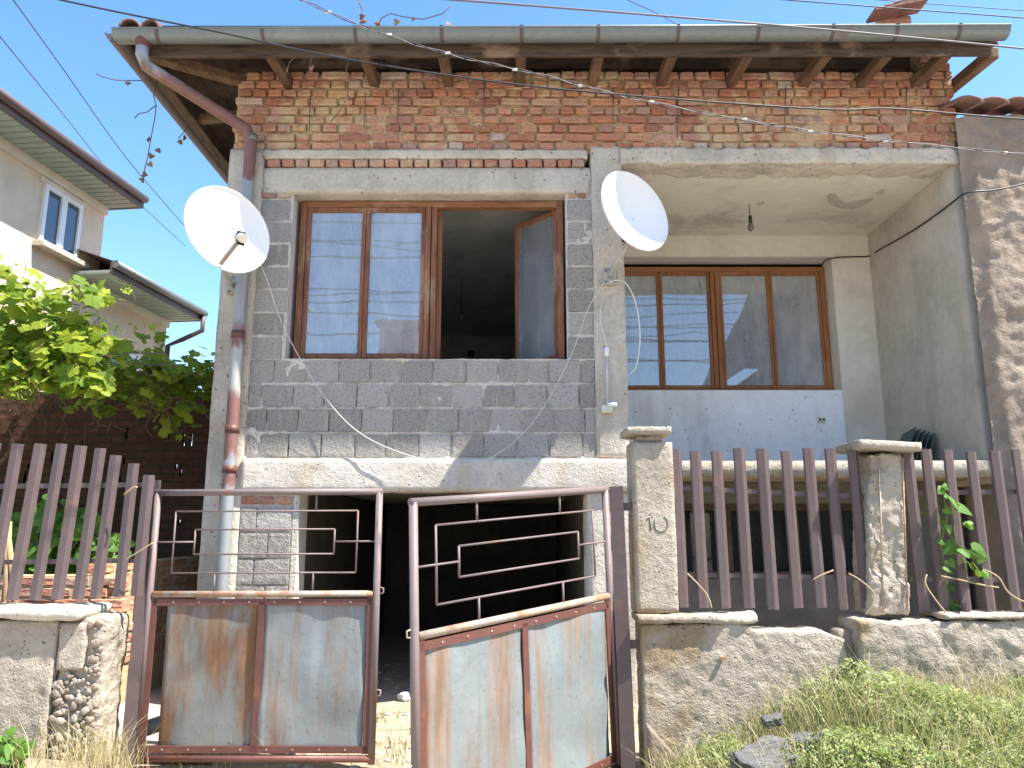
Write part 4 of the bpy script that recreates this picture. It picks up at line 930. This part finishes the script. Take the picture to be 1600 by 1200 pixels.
# bindweed on the right hand fence
bv = thing('bindweed', 'bindweed with heart shaped leaves climbing the fence pickets', 'vine', None, (3.0, 4.95, 1.1)); hl = heart_leaf(M['ivy'], 'bindweed_leaf')
for (px, py, s) in ((1473,764,.06),(1480,760,.05),(1492,782,.10),(1500,790,.10),(1484,778,.07),(1478,795,.06),(1470,812,.07),(1474,826,.06),(1483,822,.06),(1510,815,.07),(1518,820,.06),(1448,785,.06),(1444,800,.05),(1450,815,.05),(1492,852,.10),(1503,856,.10),(1520,858,.11),(1532,868,.10),(1514,880,.10),(1526,888,.10),(1478,886,.06),(1484,876,.06),(1478,905,.08),(1486,915,.08),(1482,935,.09),(1490,945,.08),(1536,893,.06),(1472,845,.05)):
    inst('leaf', hl, bv, leafM(at(px, py, 4.94 if px > 1470 and py < 900 else 5.06) - bv.location, s*1.15, rr, .5, .9))
P_(bv, MB().tube(cpx([(1486,960,5.03),(1478,900,5.02),(1470,850,4.96),(1480,810,4.95),(1474,765,4.95)]), .005, 5).tube(cpx([(1478,830,4.96),(1495,850,4.94),(1530,872,4.93)]), .004, 5).tube(cpx([(1476,775,4.95),(1500,790,4.93)]), .004, 5), 'stem', M['grass_green'])
def twig(label, l, r_=.005, m='dry', nm='dry_twig'): cable(nm, cpx(l), r_, M[m], label, 'twig', None, 5, 4)
twig('long dry tendril lying across the pickets below the bindweed', [(1470,900,4.93),(1500,906,4.92),(1535,914,4.92),(1560,918,4.93)])
twig('forked dry tendril right of the bindweed', [(1538,890,4.92),(1560,902,4.9),(1575,925,4.9),(1600,940,4.9),(1640,950,4.9)])
twig('curling dry tendril beside the crumbling pillar', [(1448,898,4.95),(1446,912,4.93),(1460,935,4.92),(1480,960,4.92)])
twig('dry tendril looped round the last picket before the crumbling pillar', [(1326,896,4.96),(1342,905,4.93),(1358,918,4.92),(1366,930,4.92),(1362,948,4.92),(1352,960,4.93)])
twig('pale dry stalk caught on the lower fence rail', [(1270,906,4.95),(1285,898,4.94),(1302,891,4.95)])
twig('dry stalk leaning on the picket beside the numbered pillar', [(1074,896,4.96),(1092,914,4.94),(1106,932,4.94),(1112,950,4.94)])
twig('dry stalk hooked on the last picket by the gate', [(194,773,5.03),(208,762,5.02),(214,761,5.0)], .006)
twig('dry stalk tied across the picket rail by the gate', [(196,875,5.03),(220,860,5.02),(239,848,5.02)], .004)
# dead vines hanging from the eave
def deadvine(label, l, leaves):
    t = thing('dead_vine', label, 'vine', None, at(*l[0])); P_(t, MB().tube(cpx(l), .0045, 5), 'stem', M['dry_dark']); h2_ = heart_leaf(M['dead_leaf'], 'dead_leaf')
    for q in leaves: inst('leaf', h2_, t, leafM(at(*q) - t.location, .055, rr, .1, .8))
deadvine('dead vine strand with shrivelled leaves hanging left of the eave', [(246,122,6.0),(240,150,6.0),(244,165,6.0),(242,185,6.0),(236,215,6.0),(231,245,6.0),(226,265,6.0),(224,285,6.0)], [(234,218,6.0),(237,242,6.0),(233,255,6.0),(224,272,6.0),(224,282,6.0),(246,233,6.0)])
deadvine('dead vine side shoot curling left of the eave', [(243,165,6.0),(230,175,6.0),(216,178,6.0),(210,185,6.0)], [])
deadvine('dead vine shoot reaching out left of the roof edge', [(250,126,6.1),(215,126,6.1),(180,125,6.0),(160,120,6.0),(150,115,6.0)], [(200,128,6.0)])
deadvine('short dead vine with red leaf under the left roof edge', [(296,196,6.6),(288,206,6.6),(278,217,6.6)], [(290,214,6.6),(284,222,6.6)])
deadvine('pale dry vine hanging over the eave beam by the downpipe', [(462,88,5.55),(452,98,5.55),(448,112,5.55),(446,118,5.55)], [])
deadvine('pale dry vine with a curled leaf hanging from the eave beam', [(494,82,5.55),(486,92,5.55),(484,104,5.55),(483,110,5.55)], [(484,106,5.55),(484,112,5.55)])
deadvine('long dry vine with a seed pod hanging before the bricks', [(546,92,5.6),(541,108,5.6),(545,130,5.6),(543,150,5.6),(532,172,5.6),(517,190,5.6)], [(543,152,5.6)])
deadvine('dead vine tuft sprouting above the gutter', [(560,42,5.5),(566,30,5.5),(566,15,5.5),(558,-4,5.5)], [(566,32,5.5),(563,26,5.5),(558,2,5.5)])
deadvine('dead vine arching along the top of the gutter', [(590,40,5.5),(596,28,5.5),(610,21,5.5),(630,26,5.5),(660,30,5.5),(690,22,5.5),(705,8,5.5)], [(617,34,5.5),(647,28,5.5),(702,36,5.5),(592,36,5.5)])

# weeds on the bank, dry grass
def blades(name, label, m, pts, hmin, hmax, w, lean_, kind='stuff'):
    g = MB()
    for x, y in pts:
        z = G(x, y); h = rr.uniform(hmin, hmax); a = rr.uniform(0, 2*pi); dx, dy = cos(a)*w, sin(a)*w; lx, ly = rr.gauss(0,lean_)*h, rr.gauss(-.05,lean_)*h
        g.add([(x-dx,y-dy,z-.01),(x+dx,y+dy,z-.01),(x+dx*.7+lx*.4,y+dy*.7+ly*.4,z+h*.6),(x-dx*.7+lx*.4,y-dy*.7+ly*.4,z+h*.6),(x+lx,y+ly,z+h*(1-.25*lean_))], [(0,1,2,3),(3,2,4)])
    o = g.build(name, m); return tag(o, label, None, None, kind)
def pt(x0,x1,y0,y1): return (rr.uniform(x0,x1), rr.uniform(y0,y1))
def dens(x, y): return noise.noise(Vector((x*1.7, y*1.7, 3)))
g = MB()
for k in range(30000):
    x, y = pt(.72, 4.8, 3.45, 4.86)
    d = dens(x, y)
    if d < -.28: continue
    hh = (.07 + .17*max(0, min(1, d+.4))) * sstep(x, .55, 1.5) * (.6+.4*sstep(y, 3.5, 4.5)) + .03
    base_ = Vector((x, y, G(x, y))); z = base_.z + rr.uniform(.0, hh); s = rr.uniform(.008, .021)
    n = Vector((rr.gauss(0,.6), rr.gauss(-.3,.6), 1)).normalized(); dd = Vector((rr.uniform(-1,1), rr.uniform(-1,1), rr.uniform(-.3,.3))); dd = (dd - n*dd.dot(n)).normalized(); r_ = dd.cross(n)
    p = Vector((x, y, z))
    for q in range(3):
        c = p + dd*(q-1)*s*.9 + r_*((q % 2)-.5)*s
        g.add([c - dd*s*.8, c + r_*s*.42, c + dd*s*.8, c - r_*s*.42], [(0,1,2,3)])
tag(g.build('weeds', M['weed']), 'low bushy green weeds covering the bank below the fence', None, None, 'stuff')
pts = [q for q in (pt(.8,4.8,3.5,4.84) for _ in range(8000)) if dens(q[0]+5, q[1]) > -.15]
blades('dry_grass', 'dry straw coloured grass among the weeds on the bank', M['grass_dry'], pts, .12, .34, .0022, .45)
blades('dry_stalks', 'tall thin dry stalks leaning along the broken low wall', M['grass_dry'], [pt(1.2,4.8,4.3,4.84) for _ in range(420)], .3, .55, .0016, .55)
blades('bank_grass', 'thin green grass blades among the weeds on the bank', M['grass_green'], [pt(.8,4.8,3.5,4.84) for _ in range(3800)], .08, .26, .0026, .4)
pts = [(rr.gauss(-2.42,.10), rr.gauss(4.9,.06)) for _ in range(240)] + [pt(-4.2,-2.35,4.45,4.9) for _ in range(520)] + [pt(-2.2,-.4,5.2,5.5) for _ in range(60)]
blades('verge_grass', 'dry straw coloured grass along the foot of the yellowed low wall', M['grass_dry'], pts, .08, .36, .0022, .4)
pts = [q for q in (pt(-1.2,.3,5.25,6.0) for _ in range(500)) if dens(q[0]*2, q[1]*2) > .0] + [pt(-4.5,-2.9,4.4,4.9) for _ in range(220)] + [(rr.gauss(-2.1,.08), rr.gauss(5.35,.1)) for _ in range(90)]
blades('yard_grass', 'small tufts of green grass on the dirt at the garage entrance', M['grass_green'], pts, .04, .13, .003, .5)

# ------------------------------------------------------------------ loose things on the ground
def rock(name, label, c, dims, m, seed, cat, rot=0):
    g = MB().rough(-.5,.5,-.5,.5,-.5,.5,.05,.07,5,.16,seed,.16,1.3,spall=.05); o = MB().add([(x*dims[0],y*dims[1],z*dims[2]) for x,y,z in g.v], g.f, True).build(name, m); o.location = c; o.rotation_euler = (.15, -.2, rot); return tag(o, label, cat)
q = at(1196,1172,4.25); rock('asphalt_chunk', 'grey slab of broken asphalt lying in the weeds', (q.x,q.y,q.z-.05), (.30,.24,.10), M['asphalt_chunk'], 3, 'rubble', .4)
q = at(1262,1160,4.3); rock('asphalt_chunk', 'dark lump of asphalt beside the broken slab', (q.x,q.y,q.z), (.16,.12,.07), M['asphalt_chunk'], 5, 'rubble', -.5)
q = at(1207,1126,4.5); rock('asphalt_chunk', 'small dark lump of asphalt in the weeds above the broken slab', (q.x,q.y,q.z), (.10,.08,.05), M['asphalt_chunk'], 6, 'rubble', 0)
rb = MB()
for k in range(260):
    x, y = pt(-1.9,.6,5.2,8.2); s = rr.uniform(.012,.05); g_ = gravel[k%4]; z = G(x,y)
    rb.add([(x+a*s*1.4, y+b_*s, z+c*s*.6) for a,b_,c in g_.v], g_.f, False)
tag(rb.build('rubble', M['path']), 'scattered small rubble on the garage entrance floor', None, None, 'stuff')
for (x, y, s, lb, m) in ((-.86,6.45,.10,'crumpled white scrap on the garage floor','paper'),(-1.04,6.05,.07,'white scrap by the garage entrance','paper'),(-.55,6.9,.09,'torn white scrap deep in the garage','paper'),(-1.1,6.2,.08,'orange brick fragment at the garage entrance','brick')):
    rock('brick_fragment' if m == 'brick' else 'paper_scrap', lb, (x,y,G(x,y)+.03), (s,s*.7,s*.6), M[m], int(abs(x)*50), 'brick' if m == 'brick' else 'litter', x)
rock('concrete_step', 'pale concrete block lying across the garage floor', (-.5,8.3,.4), (.6,.3,.2), M['concrete'], 9, 'block', 0)
q = at(255,1135,5.35); tag(MB().tube([q+Vector((-.09,-.06,0)), q+Vector((.16,.22,.06))], .05, 12).build('loose_pipe', M['zinc']), 'short piece of grey pipe on the path behind the closed leaf', 'pipe')
gs = thing('folded_sheets', 'dark green folded sheets leaning against the loggia wall', 'sheets', None, (3.6,6.9,2.18))
for k in range(5): MB().bar((-.16+.055*k,0,0),(.02+.04*k,.05,.34-.015*k),.26,.012,up=(1,0,0)).build('sheet', M['green_sheet'], gs, .003)
q = at(10,1180,4.75); bush('verge_plant', 'pale broad leaved plant at the foot of the yellowed low wall', (q.x,q.y,q.z+.02), (.12,.08,.10), 26, M['ivy'], .06, .11)

# ------------------------------------------------------------------ overhead cables
cable('overhead_cable', cpx([(40,-12,4.3),(180,18,4.4),(350,52,4.5),(540,92,4.6),(800,131,4.7),(1070,156,4.8),(1300,171,4.9),(1400,170,4.95),(1600,186,5.0),(1900,200,5.2)]), .006, M['rubber'], 'black overhead cable sagging across the whole brick front')
def twist(l, r_, turns, m, label):
    P = cpx(l); g = [[],[]]; n = 160
    L = len(P)-1
    for k in range(n+1):
        t = k/n*L; i = min(int(t), L-1); f = t-i; a,b_,c,d = P[max(i-1,0)],P[i],P[i+1],P[min(i+2,L)]
        p = .5*((2*b_)+(c-a)*f+(2*a-5*b_+4*c-d)*f*f+(3*b_-a-3*c+d)*f**3); ph = turns*2*pi*k/n
        for s in (0,1): g[s].append(p + Vector((0, cos(ph+pi*s), sin(ph+pi*s)))*r_*1.8)
    t = thing('service_cable', label, 'cable', None, P[0])
    for s in (0,1): P_(t, MB().tube(g[s], r_*.85, 5), 'conductor', m[s])
    for k in range(12, n, 14): P_(t, MB().tube([g[0][k]-Vector((.02,0,0)), g[0][k]+Vector((.016,0,0))], .008, 6), 'clip', M['whitecable'])
twist([(440,-14,4.2),(570,42,4.5),(700,84,4.7),(850,118,4.9),(1000,156,5.05),(1200,194,5.2),(1340,214,5.3),(1600,241,5.5),(1900,262,5.7)], .004, 14, (M['greycable'], M['rubber']), 'twisted pair service cable with pale clips crossing the brick front')
cable('overhead_cable', cpx([(660,-4,4.2),(1000,22,4.4),(1300,47,4.6),(1600,76,4.8),(1900,108,5.0)]), .0065, M['greycable'], 'pale overhead cable crossing above the gutter')
cable('overhead_cable', cpx([(1180,-4,5.5),(1400,13,5.6),(1600,28,5.7),(1800,45,5.8)]), .005, M['rubber'], 'thin dark overhead wire over the right roof end')
cable('overhead_cable', cpx([(1300,-6,6.5),(1480,8,6.5),(1620,18,6.5)]), .004, M['rubber'], 'very thin wire beside the roof tiles in the sky')
cable('overhead_cable', cpx([(15,-8,9),(100,110,12),(200,250,16),(290,355,20)]), .010, M['rubber'], 'thin wire slanting down the sky between house and dish')
cable('overhead_cable', cpx([(-10,45,9),(100,180,12),(190,290,16),(290,385,20)]), .008, M['rubber'], 'thinner wire slanting down the sky beside the tall beige house')
cable('overhead_cable', cpx([(970,-5,9),(1040,28,11),(1090,60,13)]), .007, M['rubber'], 'thin wire running back over the middle of the roof')

# ------------------------------------------------------------------ across the street (seen in the panes)
ac = thing('opposite_house', 'house with tiled roof and chimney across the street', 'house', None, (-4,-11,0))
P_(ac, MB().box(-9,1.2,-15,-9,0,5.0), 'wall', M['dash'])
P_(ac, MB().add([(-9.4,-8.6,5.0),(1.6,-8.6,5.0),(-.6,-11.5,6.9),(-7,-11.5,6.9),(1.6,-15.4,5.0),(-9.4,-15.4,5.0)],[(0,1,2,3),(1,4,2),(5,3,2,4),(0,3,5)]), 'roof', M['tile'])
P_(ac, MB().box(-4.2,-3.0,-11.6,-10.8,6.3,8.1).box(-4.35,-2.85,-11.7,-10.7,8.1,8.25), 'chimney', M['brick'])
bc = thing('opposite_house', 'tall dark gabled house across the street', 'house', None, (12,-12,0))
P_(bc, MB().box(8.6,18,-17,-10,0,7.2), 'wall', M['cellar'])
P_(bc, MB().add([(7.9,-9.6,7.1),(24,-9.6,7.1),(24,-9.6,9),(16,-9.6,22),(7.9,-17.4,7.1),(24,-17.4,7.1),(16,-17.4,22)],[(0,1,2,3),(0,3,6,4),(2,5,6,3)]), 'roof', M['boards'])
lp = thing('street_lamp', 'street lamp on a concrete pole across the street', 'street lamp', None, (-8.2,-4,0))
P_(lp, MB().tube([(-8.2,-4,0),(-8.2,-4,7.6)], [.16,.11], 12), 'pole', M['concrete'])
P_(lp, MB().tube([(-8.2,-4,6.6),(-7.0,-3.9,6.9),(-5.9,-3.8,6.95)], .035, 8), 'arm', M['zinc'])
P_(lp, MB().rough(-6.0,-5.3,-3.95,-3.65,6.85,7.05,.1,.0,1,.06), 'lamp_head', M['zinc'])
for k, (y, z, s) in enumerate(((-2.5,7.5,.25),(-2.5,7.2,.3),(-2.7,6.6,.2),(-2.7,6.45,.32),(-2.6,6.3,.28),(-2.6,5.7,.25),(-2.4,5.9,.35),(-2.8,8.1,.3))):
    cable('street_cable', [Vector((x, y+.1*(k%2), z + s*((x/14)**2) + .05*x*((k%3)-1)*.6)) for x in (-22,-14,-7,0,7,14,22)], .014, M['rubber'], 'overhead street cable behind the viewer mirrored in the window panes', 'cable', 'street cables mirrored in the panes', 5, 4)
